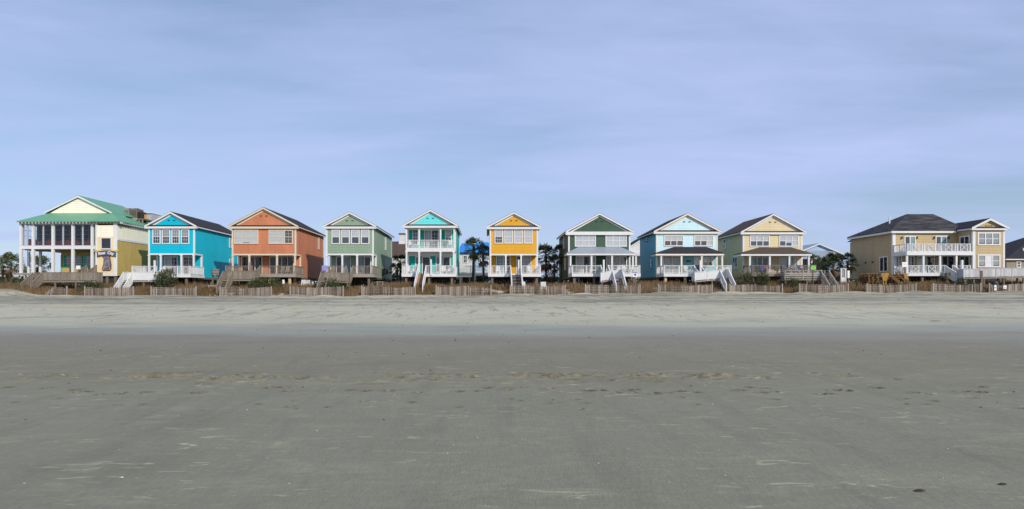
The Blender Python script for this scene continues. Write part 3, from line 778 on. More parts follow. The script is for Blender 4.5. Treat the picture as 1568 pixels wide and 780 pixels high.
# ---- yellow house
H = gable_house('yellow_house', 'golden yellow house with white porch railing and central steps', Y, 750, 823.6, 325, 348.2, 389, 419.6, 12, 'yellow_siding', 'white_paint', 'grey_shingle', deckf=2.4)
HOUSE['yellow'] = H; r_ = H['root']; H['rec'] = 2.2
for i, q in enumerate((757.2, 772.2, 787.3, 802.5)):
    window(r_, front(Y), PX(q, Y), PX(q + 13, Y), PZ(373.4, Y), PZ(351.6, Y), blind='blind', bfrac=(.5, 1, 1, 1)[i], muntin=3, inside='dim_interior')
columns(H, (751, 774.4, 798, 822.4), Y + .06, H['zd'], H['zb'] - .19)
sliding_door(r_, T, PX(759.6, yl), PX(781.8, yl), H['zd'] + .02, PZ(391.6, yl), 'white_paint', 2, 'aqua_curtain', (0,), muntin=2, inside='dim_interior')
sliding_door(r_, T, PX(790.5, yl), PX(813.5, yl), H['zd'] + .02, PZ(391.6, yl), 'white_paint', 2, 'pale_curtain', (1,), muntin=2, inside='dim_interior')
deck_rails(H, [(781.6, 798)], 'white_paint')
flight(r_, PX(782, 84.5), PX(797.6, 84.5), 84.55, H['zd'], 80.6, gz(4, 80.6) + .3, 'grey_board', 'white_paint', 'baluster')
MB().box(PX(794.3, 84.4) - .09, PX(794.3, 84.4) + .09, 84.4, 84.58, H['zd'] - .2, PZ(398, 84.5)).build('tall_post', 'white_paint', r_)
# ---- dark green house
Y = 88
H = gable_house('dark_green_house', 'dark green house with silver metal porch roof', Y, 870.4, 965, 326.4, 355.3, 387, 419.4, 11, 'green_siding', 'white_paint', 'grey_shingle', recess=0, dark_return=False, deckf=3.8, frieze=.42, dx=(.0, .45))
HOUSE['green'] = H; r_ = H['root']
for q0, q1 in ((880, 912.3), (927, 959.6)):
    window(r_, front(Y), PX(q0, Y), PX(q1, Y), PZ(378, Y), PZ(359.4, Y), 'white_paint', 3, 'blind', 1.0, muntin=2)
zp = porch_roof(H, 867.6, 972.2, 886, 950, 378.4, 387.4, Y, Y - 2.6, 'silver_metal', 'white_paint')
yc = Y - 2.3
columns(H, (873.7, 905.7, 937, 969), yc, H['zd'], zp - .30)
T = front(Y)
sliding_door(r_, T, PX(881.5, Y), PX(904.5, Y), H['zd'] + .02, PZ(392, Y), 'white_paint', 2, 'pale_curtain', (0,), inside='dim_interior')
window(r_, T, PX(906.5, Y), PX(912.5, Y), H['zd'] + .5, PZ(392.5, Y))
window(r_, T, PX(928, Y), PX(934.5, Y), H['zd'] + .1, PZ(392.5, Y))
window(r_, T, PX(938, Y), PX(960, Y), H['zd'] + .75, PZ(392.5, Y), n=2, inside='dim_interior', rows=1)
deck_rails(H, [(919.8, 931.5)], 'white_paint')
window(r_, west(H['a']), 92.5, 93.4, PZ(381, 93), PZ(362, 93)); window(r_, west(H['a']), 91, 92, PZ(414, 92), PZ(396, 92))
# ---- pale blue house
H = gable_house('pale_blue_house', 'pale blue house with cream trim and charcoal shingle porch roof', Y, 1004.8, 1098.6, 326.8, 355.3, 387, 419.4, 9.2, 'pale_blue_siding', 'pale_trim', 'black_shingle', sidem='pale_blue_shaded', recess=0, deckf=3.8, deckm='white_paint', pilem='cream_pile', dx=(.0, .45))
HOUSE['pale'] = H; r_ = H['root']; yw = Y
window(r_, front(Y), PX(1016.7, Y), PX(1046.5, Y), PZ(377.4, Y), PZ(360.4, Y), 'pale_trim', 3, 'blind', .55)
window(r_, front(Y), PX(1062.7, Y), PX(1092.3, Y), PZ(377.4, Y), PZ(360.4, Y), 'pale_trim', 3, 'blind', [.55, .55, 1])
zp = porch_roof(H, 1004.2, 1109.4, 1032, 1082, 378.3, 387.8, Y, Y - 2.6, 'black_shingle', 'pale_trim')
columns(H, (1012.4, 1043.4, 1074.3, 1105.6), yc, H['zd'], zp - .30)
MB().box(PX(1007, Y), PX(1096, Y), Y - .012, Y - .003, H['zd'] + .01, zp - .2).build('porch_wall', 'porch_shaded_blue', r_)
T = front(Y - .012)
sliding_door(r_, T, PX(1015, Y), PX(1043, Y), H['zd'] + .02, PZ(391.6, Y), 'pale_trim', 2, 'pale_curtain', (0, 1), inside='dim_interior')
window(r_, T, PX(1062.5, Y), PX(1074, Y), H['zd'] + .05, PZ(393, Y), 'white_paint', inside='dim_interior', blind='pale_curtain', bfrac=.9, rows=1)
window(r_, T, PX(1075.5, Y), PX(1092, Y), H['zd'] + 1.0, PZ(393, Y), 'pale_trim', 2, 'blind', .6)
fish = MB().prism([(PX(1050.5, Y), Y - .05, PZ(400, Y)), (PX(1052, Y), Y - .05, PZ(398.6, Y)), (PX(1055.5, Y), Y - .05, PZ(399.4, Y)), (PX(1057.5, Y), Y - .05, PZ(398.8, Y)), (PX(1057.5, Y), Y - .05, PZ(401.4, Y)), (PX(1055.5, Y), Y - .05, PZ(400.8, Y)), (PX(1052, Y), Y - .05, PZ(401.4, Y))], (0, .03, 0))
fo = fish.build('wall_ornament', 'dark_metal', r_); fo['label'] = 'dark fish shaped ornament'
deck_rails(H, [(1062.6, 1074)], 'white_paint')
for yy, a_, b_ in ((92.6, 369.8, 356.8), (90.2, 411, 393.6)):
    window(r_, west(H['a'] - .016), yy, yy + 1.1, PZ(a_, yy), PZ(b_ + 1, yy), 'pale_blue_shaded', inside='interior')
# ---- cream house
H = gable_house('cream_house', 'cream yellow house with shade-toned side wall and brown porch roof', Y, 1137.6, 1228.6, 327.4, 356.2, 387.4, 419, 9.6, 'cream_siding', 'white_paint', 'brown_shingle', sidem='cream_shaded_siding', recess=0, deckf=2.9, deckm='weathered_wood', dx=(.0, .4))
HOUSE['cream'] = H; r_ = H['root']
window(r_, front(Y), PX(1148, Y), PX(1178.3, Y), PZ(378, Y), PZ(360.6, Y), 'white_paint', 3, 'blind', .5)
window(r_, front(Y), PX(1192.7, Y), PX(1222.5, Y), PZ(378, Y), PZ(360.6, Y), 'white_paint', 3, 'blind', [.5, .7, 1])
zp = porch_roof(H, 1134.7, 1243.6, 1163, 1212, 379, 388.2, Y, Y - 2.6, 'brown_shingle', 'white_paint')
columns(H, (1148, 1178.5, 1208.4, 1238.2), yc, H['zd'], zp - .30)
T = front(Y)
sliding_door(r_, T, PX(1149.5, Y), PX(1177, Y), H['zd'] + .02, PZ(393.3, Y), 'white_paint', 3, 'aqua_curtain', (0,), inside='interior')
sliding_door(r_, T, PX(1193, Y), PX(1222, Y), H['zd'] + .02, PZ(393.3, Y), 'white_paint', 3, 'pale_curtain', (0, 2), inside='dim_interior')
deck_rails(H, [(1197, 1210)], 'weathered_wood', 'baluster')
window(r_, west(H['a'] - .016), 94, 95.1, PZ(381, 94), PZ(366, 94), inside='interior'); window(r_, west(H['a'] - .016), 89.8, 91.6, PZ(412.6, 90), PZ(393, 90), n=2, inside='interior')

# ------------------------------------------------------------------ tan house with hipped roof and gabled wing
def tan_house():
    Yw, Yf = 88.0, 85.2            # main wall, wing front and balcony edge
    root = thing('tan_house', 'large tan house with dark hipped roof, X-panel balconies and gabled wing', 'house', (PX(1440, Yw), Yw, gz(58, Yw)), 'beach houses in a row facing the sea')
    a = PX(1367, Yw); wl_, wr = PX(1489.6, Yf), PX(1538.2, Yf); back = 98.0
    ze = PZ(354.6, Yw); zd = PZ(419.2, Yf); zs = PZ(386, Yf)
    w = MB(); w.box(a, wl_, Yw, back, zd - .3, ze); w.build('wall', 'tan_siding', root)
    w = MB(); w.box(wl_ + .003, wr, Yf, back - .01, zd - .3, ze + .15)
    w.prism([(wl_ + .003, Yf + .002, ze + .15), (wr, Yf + .002, ze + .15), ((wl_ + wr) / 2, Yf + .002, PZ(335.4, Yf))], (0, .12, 0)); w.build('wing_wall', 'tan_siding', root)
    # hipped main roof
    ev = .4; zt = PZ(327.6, 93); zr = ze + .12
    x0, x1, y0, y1 = a - ev, wl_ + 1.5, Yw - ev, back + ev
    rx0, rx1, ry = PX(1388, 93.4), PX(1429, 93.4), 93.4
    MB().add([(x0, y0, zr), (x1, y0, zr), (x1, y1, zr), (x0, y1, zr), (rx0, ry, zt), (rx1, ry, zt), (x0, y0, zr - .1), (x1, y0, zr - .1), (x1, y1, zr - .1), (x0, y1, zr - .1)],
             [(0, 1, 5, 4), (1, 2, 5), (2, 3, 4, 5), (3, 0, 4), (0, 6, 7, 1), (3, 9, 6, 0), (1, 7, 8, 2), (2, 8, 9, 3), (6, 9, 8, 7)]).build('roof', 'streaked_shingle', root)
    f = MB(); f.box(x0 + .02, wl_ - .4, y0 + .02, y0 + .3, zr - .36, zr - .103); f.box(x0 + .02, x0 + .3, y0 + .303, y1 - .02, zr - .36, zr - .103)
    f.build('eave_fascia', 'white_paint', root)
    # lower rear wing whose hipped roof shows behind
    MB().box(57.0, 66, back + .003, back + 9, zd - .3, ze - .02).build('rear_wall', 'tan_siding', root)
    xr_, zr2 = PX(1346.6, 103), PZ(346.8, 103)
    MB().add([(56.7, back + ev + .01, zr), (66, back + ev + .01, zr), (66, back + 9.4, zr), (56.7, back + 9.4, zr), (xr_, 99.5, zr2), (xr_ + .6, 106, zr2 + .1)], [(0, 1, 4), (1, 2, 5, 4), (2, 3, 5), (3, 0, 4, 5), (0, 3, 2, 1)]).build('rear_roof', 'black_shingle', root)
    # wing roof: gable to the sea, ridge running back into the hip
    xc = (wl_ + wr) / 2; za = PZ(334.4, Yf); zw = ze + .24
    r = MB(); t = MB(); s = MB()
    for sg, xe in ((-1, wl_ - .35), (1, wr + .35)):
        q = [(xe, Yf - .32, zw), (xc, Yf - .32, za), (xc, Yf - .32, za - .1), (xe, Yf - .32, zw - .1)]
        q2 = [(xe, Yf - .355, zw - .03), (xc, Yf - .355, za - .03), (xc, Yf - .355, za - .30), (xe, Yf - .355, zw - .30)]
        q3 = [(xe - sg * .02, Yf - .30, zw - .10), (xc, Yf - .30, za - .103), (xc, Yf - .30, za - .28), (xe - sg * .02, Yf - .30, zw - .28)]
        if sg > 0: q, q2, q3 = q[::-1], q2[::-1], q3[::-1]
        r.prism(q, (0, 10.5, 0)); t.prism(q2, (0, .032, 0)); s.prism(q3, (0, 10.3, 0))
    ro = r.build('wing_roof', 'black_shingle', root); s.build('soffit', 'white_paint', ro); t.build('bargeboard', 'white_paint', root)
    MB().box(wl_ - .35, wr + .35, Yf - .30, Yf - .004, zw - .36, zw - .13).build('frieze', 'white_paint', root)
    MB().hexa([(wl_ - .35, Yf - .33, zw - .127), (wr + .35, Yf - .33, zw - .127), (wr + .35, Yf - .02, zw - .127), (wl_ - .35, Yf - .02, zw - .127), (wl_ - .35, Yf - .33, zw - .1), (wr + .35, Yf - .33, zw - .1), (wr + .15, Yf - .02, zw + .06), (wl_ - .15, Yf - .02, zw + .06)]).build('ledge', 'black_shingle', root)
    for i in (-1, 0, 1): MB().box(xc + i * .34 - .09, xc + i * .34 + .09, Yf - .07, Yf - .01, za - .98, za - .91).build('gable_lamp', 'dark_metal', root)
    for x_0, x_1, y_ in ((a - .03, a + .35, Yw), (wl_ - .03, wl_ + .30, Yf), (wr - .2, wr + .03, Yf)):
        MB().box(x_0, x_1, y_ - .03, y_ + .25, zd - .1, ze - .25).build('corner_board', 'white_paint', root)
    for y0_, y1_ in ((376, 356), (409.8, 389.8)):
        window(root, front(Yf), PX(1496.4, Yf), PX(1531.4, Yf), PZ(y0_, Yf), PZ(y1_, Yf), 'white_paint', 3, 'screen_blind', .9, fill=(None, 'solid' if y0_ > 400 else None, None), tw=.16)
    T = front(Yw)
    zs2 = zs + .05
    for p0, p1 in ((1384.5, 1402), (1432, 1449.6)):
        sliding_door(root, T, PX(p0, Yw), PX(p1, Yw), zs2, PZ(361.4, Yw), 'white_paint', 2, 'aqua_curtain', (1,), inside='dim_interior')
    for p0, p1 in ((1371, 1381), (1389, 1400), (1404, 1431), (1441, 1461)):
        sliding_door(root, T, PX(p0, Yw), PX(p1, Yw), zd + .02, PZ(392, Yw), 'white_paint', 2, 'aqua_curtain', (0,) if p0 in (1371, 1404) else ())
    TW = west(wl_)
    sliding_door(root, TW, Yf + .5, Yf + 2.3, zs2, PZ(361.4, 86.5), 'white_paint', 2); sliding_door(root, TW, Yf + .5, Yf + 2.3, zd + .02, PZ(392, 86.5), 'white_paint', 2)
    for p in (1380.6, 1403.5, 1430, 1452):
        MB().cyl((PX(p, Yw), Yw - .14, PZ(366, Yw)), (PX(p, Yw), Yw - .14, PZ(362.6, Yw)), .09, .07).build('wall_lamp', 'dark_metal', root)
    # balcony, deck, columns, rails with X panels
    bl = PX(1389.6, Yf) - .1
    MB().box(bl, wl_ - .035, Yf + .01, Yw - .035, zs - .28, zs).build('balcony_floor', 'white_paint', root)
    MB().box(bl - .02, wl_ - .035, Yf - .06, Yf + .007, zs - .42, zs + .05).build('balcony_fascia', 'white_paint', root)
    MB().box(bl - .08, bl - .003, Yf + .01, Yw - .035, zs - .42, zs + .05).build('balcony_fascia', 'white_paint', root)
    MB().box(bl, wl_ - .035, Yf + .01, Yw - .035, zd - .1, zd).build('deck', 'grey_board', root)
    MB().box(bl - .02, wl_ - .035, Yf - .06, Yf + .007, zd - .3, zd + .05).build('rim_board', 'white_paint', root)
    cx = [PX(p, Yf) for p in (1389.6, 1414.8, 1440.3, 1465.4)]
    for x in cx:
        MB().box(x - .11, x + .11, Yf + .05, Yf + .27, zd, zs - .283).build('column', 'white_paint', root)
    def xrail(p0, p1, z, skip=None):
        b = MB(); rail(b, (p0, Yf + .16, z), (p1, Yf + .16, z), 1.0, post=True)
        m_ = (p0 + p1) / 2; hw = .42
        b.box(m_ - hw - .04, m_ - hw + .04, Yf + .07, Yf + .12, z + .1, z + .95); b.box(m_ + hw - .04, m_ + hw + .04, Yf + .07, Yf + .12, z + .1, z + .95)
        b.box(m_ - hw + .04, m_ + hw - .04, Yf + .115, Yf + .135, z + .12, z + .93) if False else None
        b.beam((m_ - hw, Yf + .10, z + .12), (m_ + hw, Yf + .10, z + .93), .05, .08, (0, 1, 0)); b.beam((m_ - hw, Yf + .09, z + .93), (m_ + hw, Yf + .09, z + .12), .05, .08, (0, 1, 0))
        b.build('railing', 'white_paint', root)
    e = cx + [wl_ - .1]
    for i in range(4):
        xrail(e[i] + .12, e[i + 1] - .12, zs)
        if i != 2: xrail(e[i] + .12, e[i + 1] - .12, zd)
    for z in (zs, zd):
        b = MB(); rail(b, (bl + .06, Yf + .3, z), (bl + .06, Yw - .1, z), 1.0); b.build('railing', 'white_paint', root)
    b = MB(); rail(b, (cx[2] + .12, Yf + .16, zd), (PX(1447, Yf), Yf + .16, zd), 1.0); b.build('railing', 'white_paint', root)
    b = MB(); rail(b, (PX(1460, Yf), Yf + .16, zd), (cx[3] - .12, Yf + .16, zd), 1.0); b.build('railing', 'white_paint', root)
    flight(root, PX(1447.5, Yf), PX(1459.5, Yf), Yf - .06, zd, 81.6, gz(56, 81.6) + .2, 'grey_board', 'white_paint', 'solid')
    MB().box(PX(1471, Yf) - .11, PX(1471, Yf) + .11, Yf - .35, Yf - .13, zd - .5, PZ(398.6, Yf)).build('tall_post', 'white_paint', root)
    window(root, west(a), 89.0, 90.9, PZ(416.4, 90), PZ(393, 90), n=2, inside='interior', rows=1)
    for y_ in (92.4, 94.1): MB().box(a - .1, a - .004, y_, y_ + .25, PZ(403, 93), PZ(400.6, 93)).build('wall_vent', 'dark_metal', root)
    MB().cyl((PX(1362, 91), 91, zr + 1.2), (PX(1362, 91), 91, zr + 2.15), .09).build('vent_pipe', 'white_paint', root)
    piles(root, [bl + .3, cx[1], cx[2], cx[3], wl_ + .3, wr - .3], [Yf + .4, Yw + .5, 96], zd - .31)
    slat_screen(root, bl + .2, wr - .2, Yw + .4, zd - .3, 71)
    for x in (a + .2,): piles(root, [x], [Yw + .4, 92, 96], zd - .31)
    MB().box(a - 2.6, a - .05, 91, back - .6, zd - .55, zd - .40).build('side_landing', 'grey_board', root)
    piles(root, [a - 2.3], [91.4, 96.8], zd - .551)
tan_house()

# ------------------------------------------------------------------ restaurant with green metal roof
def restaurant():
    Yf = 85.0; back = 99.0
    root = thing('restaurant_building', 'restaurant building with green metal roof, upper glazed gallery and corner tower', 'restaurant', (PX(105, Yf), Yf, gz(-52, Yf)))
    a = PX(31, Yf); t0, t1 = PX(148.4, Yf), PX(181, Yf); zf = PZ(418.6, Yf)
    zs0, zs1 = PZ(381.6, Yf), PZ(377, Yf); ze = PZ(343.2, Yf)
    MB().box(a - .15, t0, Yf, back, zs0, zs1).build('floor_slab', 'white_paint', root)
    cols = [PX(p, Yf) for p in (31.4, 50, 80.4, 110.9, 140.6)]
    for x in cols:
        c = MB(); c.box(x - .15, x + .15, Yf - .02, Yf + .28, zf, zs0 - .003); c.box(x - .13, x + .13, Yf - .02, Yf + .28, zs1 + .003, ze - .003)
        c.build('column', 'white_paint', root)
    for p in (43, 61): MB().box(PX(p, 88.2) - .13, PX(p, 88.2) + .13, 88.2, 88.46, zf, zs0 - .003).build('column', 'white_paint', root)
    MB().box(a - .15, t0, Yf - .04, Yf + .36, ze, ze + .24).build('eave_beam', 'white_paint', root)
    MB().box(a - .15, a + .22, Yf + .363, back, ze, ze + .24).build('eave_beam', 'white_paint', root)
    # glazed gallery, one window per bay with a mullion
    e = cols + [t0 + .18]
    for i in range(5):
        u0, u1 = e[i] + .133, e[i + 1] - .133
        T = front(Yf + .2)
        n = 2 if u1 - u0 > 1.2 else 1
        f = MB()
        f.boxT(T, u0, u1, zs1 + .003, zs1 + .10, 0, .08); f.boxT(T, u0, u1, ze - .10, ze - .003, 0, .08)
        f.boxT(T, u0, u0 + .09, zs1 + .10, ze - .10, 0, .08); f.boxT(T, u1 - .09, u1, zs1 + .10, ze - .10, 0, .08)
        if n == 2: f.boxT(T, (u0 + u1) / 2 - .09, (u0 + u1) / 2 + .09, zs1 + .10, ze - .10, 0, .08)
        fo = f.build('window', 'grey_cladding', root)
        MB().boxT(T, u0 + .09, u1 - .09, zs1 + .10, ze - .10, .03, .034).build('pane', 'porch_glass', fo)
    f = MB(); T = west(a + .12)                                          # side glazing of the gallery
    for k in range(5): f.boxT(T, Yf + .4 + k * 3.2, Yf + .6 + k * 3.2, zs1 + .003, ze - .003, 0, .1)
    f.boxT(T, Yf + .61, back, zs1 + .003, zs1 + .14, 0.002, .09); f.boxT(T, Yf + .61, back, zs1 + 1.3, zs1 + 1.36, 0.003, .09); f.boxT(T, Yf + .61, back, zs1 + 2.0, zs1 + 2.06, 0.003, .09)
    f.build('side_window', 'white_paint', root)
    # inner wall of the gallery and what stands behind the glass
    MB().box(a + .35, t0, Yf + 2.6, Yf + 2.8, zs1 + .003, ze + .2).build('gallery_wall', 'interior', root)
    g = MB()
    q = random.Random(2)
    for i in range(4):
        for k in range(3):
            x = e[i] + .5 + k * .75; g.boxT(front(Yf + 2.59), x, x + .06, zs1, ze, 0.003, .03)
        for k in range(1, 5): g.boxT(front(Yf + 2.59), e[i], e[i + 1], zs1 + k * .55, zs1 + k * .55 + .05, .031, .05)
    g.build('gallery_lattice', 'metal_box', root)
    MB().box(a + .3, t0 - .05, Yf + .4, Yf + 2.58, ze + .05, ze + .12).build('gallery_ceiling', 'pile_wood', root)
    c = MB()
    for i in range(4):
        for k in range(4):
            x = e[i] + .35 + k * .55 + q.uniform(-.1, .1); h = q.uniform(.75, .95)
            if e[i + 1] - x > .5: c.box(x, x + .38, Yf + 1.0 + q.uniform(-.3, .5), Yf + 1.5, zs1 + .003, zs1 + h)
    c.build('seating', 'maroon', root)
    # lower storey set back
    yl = Yf + 3.4; x0 = PX(93.5, yl)
    MB().box(x0, t0 + .2, yl, back - .2, zf - .2, zs0 - .003).build('lower_wall', 'restaurant_yellow', root)
    for p0, p1 in ((98, 111.5), (113, 126.5), (129, 141), (142.4, 147)):
        window(root, front(yl), PX(p0, yl), PX(p1, yl), PZ(409.5, yl), PZ(391, yl), 'teal_trim', 1, muntin=5, inside='interior', tw=.13, rows=1, sashm='sign_white')
    MB().box(x0 - .02, x0 + .16, yl - .06, yl - .004, zf, PZ(391, yl)).build('door_post', 'teal_trim', root)
    MB().box(a + .25, t0, Yf + .4, yl - .01, zs0 - .12, zs0 - .004).build('porch_ceiling', 'pile_wood', root)
    MB().box(a - .3, t0, Yf - .3, yl - .05, zf - .2, zf).build('deck', 'grey_board', root)
    # tower
    zt0 = PZ(422.4, Yf)
    m = MB(); m.box(t0, t1, Yf - .25, Yf + 3, zt0, PZ(345.6, Yf)); m.build('tower_wall', 'tower_cream', root)
    MB().box(t0 + .2, t1 - .25, Yf - .264, Yf - .252, PZ(363, Yf), PZ(345.8, Yf)).build('tower_panel', 'restaurant_cream', root)
    for x_0, x_1 in ((t0 - .03, t0 + .2), (t1 - .45, t1 + .03)): MB().box(x_0, x_1, Yf - .29, Yf - .253, zt0, ze + .2).build('corner_board', 'white_paint', root)
    MB().box(t0 - .04, t1 + .04, Yf - .31, Yf - .291, zt0 - .05, PZ(418.6, Yf)).build('base_board', 'white_paint', root)
    piles(root, [t0 + .3, (t0 + t1) / 2, t1 - .3], [Yf, Yf + 2.6], zt0 - .06)
    slat_screen(root, t0 + .1, t1 - .1, Yf + .1, zt0 - .06, 8, .2)
    window(root, front(Yf - .264), PX(156.4, Yf), PX(172.8, Yf), PZ(382, Yf), PZ(364.2, Yf), 'white_paint', 1, inside='interior', tw=.1, rows=1, glass='porch_glass')
    # right hand wall: yellow below, cream above, white band between
    zb = PZ(366.6, Yf)
    MB().box(t1 - .3, t1, Yf + 3.003, back, zt0 - .1, zb).build('side_wall', 'restaurant_yellow', root)
    MB().box(t1 - .02, t1 + .012, Yf - .24, Yf + 3.0, zt0, zb).build('side_wall', 'restaurant_yellow', root)
    MB().box(t1 - .3, t1 + .014, Yf + 3.003, back, zb + .003, ze).build('upper_side_wall', 'restaurant_cream', root)
    MB().box(t1 - .02, t1 + .014, Yf - .24, Yf + 3.0, zb + .003, ze - .25).build('upper_side_wall', 'restaurant_cream', root)
    MB().box(t1 + .015, t1 + .06, Yf - .24, back, zb - .15, zb + .12).build('band', 'white_paint', root)
    # roof: wide skirt, cream gable on the seaward side, long ridge behind
    er, el_, zr = t1 + .5, PX(24.6, Yf - .6), ze + .28
    gx0, gx1 = PX(76, 87.5), PX(168, 87.5); zg = PZ(326.4, 87.5); zp = PZ(299.6, 87.4)
    xm = (gx0 + gx1) / 2; yf, yb = Yf - .6, back + .5; yg = 87.5; yh = 97.5
    MB().add([(el_, yf, zr), (t0 - .1, yf, zr), (er, yf, zr), (er, yb, zr), (el_, yb, zr), (gx0, yg, zg), (gx1, yg, zg), (gx1, yh, zg), (gx0, yh, zg)] +
             [(x, y, zr - .09) for x, y in ((el_, yf), (er, yf), (er, yb), (el_, yb))],
             [(0, 2, 6, 5), (2, 3, 7, 6), (3, 4, 8, 7), (4, 0, 5, 8), (0, 9, 10, 2), (2, 10, 11, 3), (3, 11, 12, 4), (4, 12, 9, 0), (9, 12, 11, 10)]).build('skirt_roof', 'green_metal', root)
    r = MB(); t = MB()
    for sg, xe, ze_ in ((-1, gx0 - .5, zg + .05), (1, gx1 + .5, zg + .05)):
        q1 = [(xe, yg - .35, ze_), (xm, yg - .35, zp), (xm, yg - .35, zp - .12), (xe, yg - .35, ze_ - .12)]
        q2 = [(xe, yg - .39, ze_ - .02), (xm, yg - .39, zp - .06), (xm, yg - .39, zp - .28), (xe, yg - .39, ze_ - .20)]
        if sg > 0: q1, q2 = q1[::-1], q2[::-1]
        r.prism(q1, (0, yh - yg + .6, 0)); t.prism(q2, (0, .036, 0))
    r.build('gable_roof', 'green_metal', root); t.build('bargeboard', 'white_paint', root)
    MB().prism([(gx0, yg - .1, zg - .1), (gx1, yg - .1, zg - .1), (xm, yg - .1, zp - .2)], (0, .2, 0)).build('gable', 'restaurant_cream', root)
    # little hip over the tower
    k0 = (t0 - .5, yf - .25, zr + .03); k1 = (t1 + .55, yf - .25, zr + .03)
    MB().add([k0, k1, (t1 + .55, Yf + 2.4, zr + .03), (t0 - .5, Yf + 2.4, zr + .03), ((t0 + t1) / 2, Yf + 1.0, zr + 1.25), (k0[0], k0[1], zr - .08), (k1[0], k1[1], zr - .08), (t1 + .55, Yf + 2.4, zr - .08), (t0 - .5, Yf + 2.4, zr - .08), ((t0 + t1) / 2, Yf + 4.0, zr + 1.25)],
             [(0, 1, 4), (1, 2, 9, 4), (3, 0, 4, 9), (0, 5, 6, 1), (1, 6, 7, 2), (5, 8, 7, 6), (3, 8, 5, 0)]).build('tower_roof', 'green_metal', root)
    # rafter tails under the eaves
    b = MB(); x = el_ + .2
    while x < er:
        b.box(x, x + .10, yf + .06, yf + .6, zr - .26, zr - .093); x += .42
    y = yf + .7
    while y < back - 4:
        b.box(er - .55, er - .02, y, y + .1, zr - .26, zr - .093); y += .42
    b.build('rafter_tails', 'white_paint', root)
    return t1, zr, back, zf, Yf
t1, zr, back, zf, Yr = restaurant()

# sign on the tower
def text_mesh(body, size, extrude, name, m, parent, loc, roty=0.0, sx=1.0):
    cu = bpy.data.curves.new(name, 'FONT'); cu.body = body; cu.size = size; cu.extrude = extrude; cu.align_x = 'CENTER'; cu.align_y = 'CENTER'; cu.offset = 0.012
    o = bpy.data.objects.new(name, cu); COL.objects.link(o)
    bpy.context.view_layer.update()
    me_ = bpy.data.meshes.new_from_object(o.evaluated_get(bpy.context.evaluated_depsgraph_get()))
    bpy.data.objects.remove(o)
    me_.materials.clear(); me_.materials.append(MATS[m])
    o = bpy.data.objects.new(name, me_); COL.objects.link(o); o.parent = parent
    o.location = loc; o.rotation_euler = (R(90), roty, 0); o.scale = (sx, 1, 1)
    return o
sy = Yr - .30
sx0 = PX(163.4, sy)
sg = thing('restaurant_sign', 'arched maroon restaurant sign lettered River City on the cream tower', 'sign', (sx0, sy, PZ(400, sy)))
def arch(w0, w1, z0, hh, sag):
    n = 14; top = []; bot = []
    for i in range(n + 1):
        u = -1 + 2 * i / n; top.append((sx0 + u * w1, z0 + hh / 2 - sag * u * u)); bot.append((sx0 + u * w1, z0 - hh / 2 - sag * u * u))
    return bot, top
def archmb(w, z0, hh, sag, y0, y1):
    bot, top = arch(w, w, z0, hh, sag); b = MB(); n = len(bot)
    for i in range(n - 1):
        b.hexa([(bot[i][0], y0, bot[i][1]), (bot[i + 1][0], y0, bot[i + 1][1]), (bot[i + 1][0], y1, bot[i + 1][1]), (bot[i][0], y1, bot[i][1]), (top[i][0], y0, top[i][1]), (top[i + 1][0], y0, top[i + 1][1]), (top[i + 1][0], y1, top[i + 1][1]), (top[i][0], y1, top[i][1])])
    return b
zb_ = PZ(387.6, sy)
archmb(1.16, zb_, .66, .20, sy - .10, sy - .02).build('banner', 'maroon', sg)
archmb(1.08, zb_, .50, .19, sy - .113, sy - .103).build('banner_face', 'sign_slate', sg)
text_mesh('River', .50, .012, 'lettering', 'sign_white', sg, (-.54, -.13, zb_ - PZ(400, sy) - .045), R(-9), .84)
text_mesh('City', .50, .012, 'lettering', 'sign_white', sg, (.56, -.13, zb_ - PZ(400, sy) - .045), R(10), .92)
for s_ in (-1, 1):
    MB().prism([(sx0 + s_ * .75, sy - .06, zb_ + .28), (sx0 + s_ * 1.6, sy - .06, zb_ + .42), (sx0 + s_ * 1.35, sy - .06, zb_ + .12), (sx0 + s_ * .95, sy - .06, zb_ + .05)][::s_], (0, .05, 0)).build('ribbon_end', 'sign_gold', sg)
def P2(px, py): return (PX(px, sy), PZ(py, sy))
body = [P2(*q) for q in ((157, 392.5), (161, 391.4), (166, 391), (169, 393), (169.6, 398), (171, 405), (170.8, 412), (169, 414.6), (158, 414.6), (156.4, 411.6), (158.6, 405), (159.4, 396))]
MB().prism([(x, sy - .08, z) for x, z in body][::-1], (0, .05, 0)).build('lower_board', 'maroon', sg)
cxb = sum(p[0] for p in body) / len(body); czb = sum(p[1] for p in body) / len(body)
MB().prism([(cxb + (x - cxb) * .82, sy - .095, czb + (z - czb) * .86) for x, z in body][::-1], (0, .012, 0)).build('board_face', 'board_grey', sg)
MB().box(PX(157.6, sy), PX(169.8, sy), sy - .115, sy - .097, PZ(413.8, sy), PZ(410, sy)).build('plaque', 'metal_box', sg)
text_mesh('CAFE', .28, .008, 'lettering', 'maroon', sg, (PX(163.7, sy) - sx0, -.122, PZ(411.9, sy) - PZ(400, sy)))

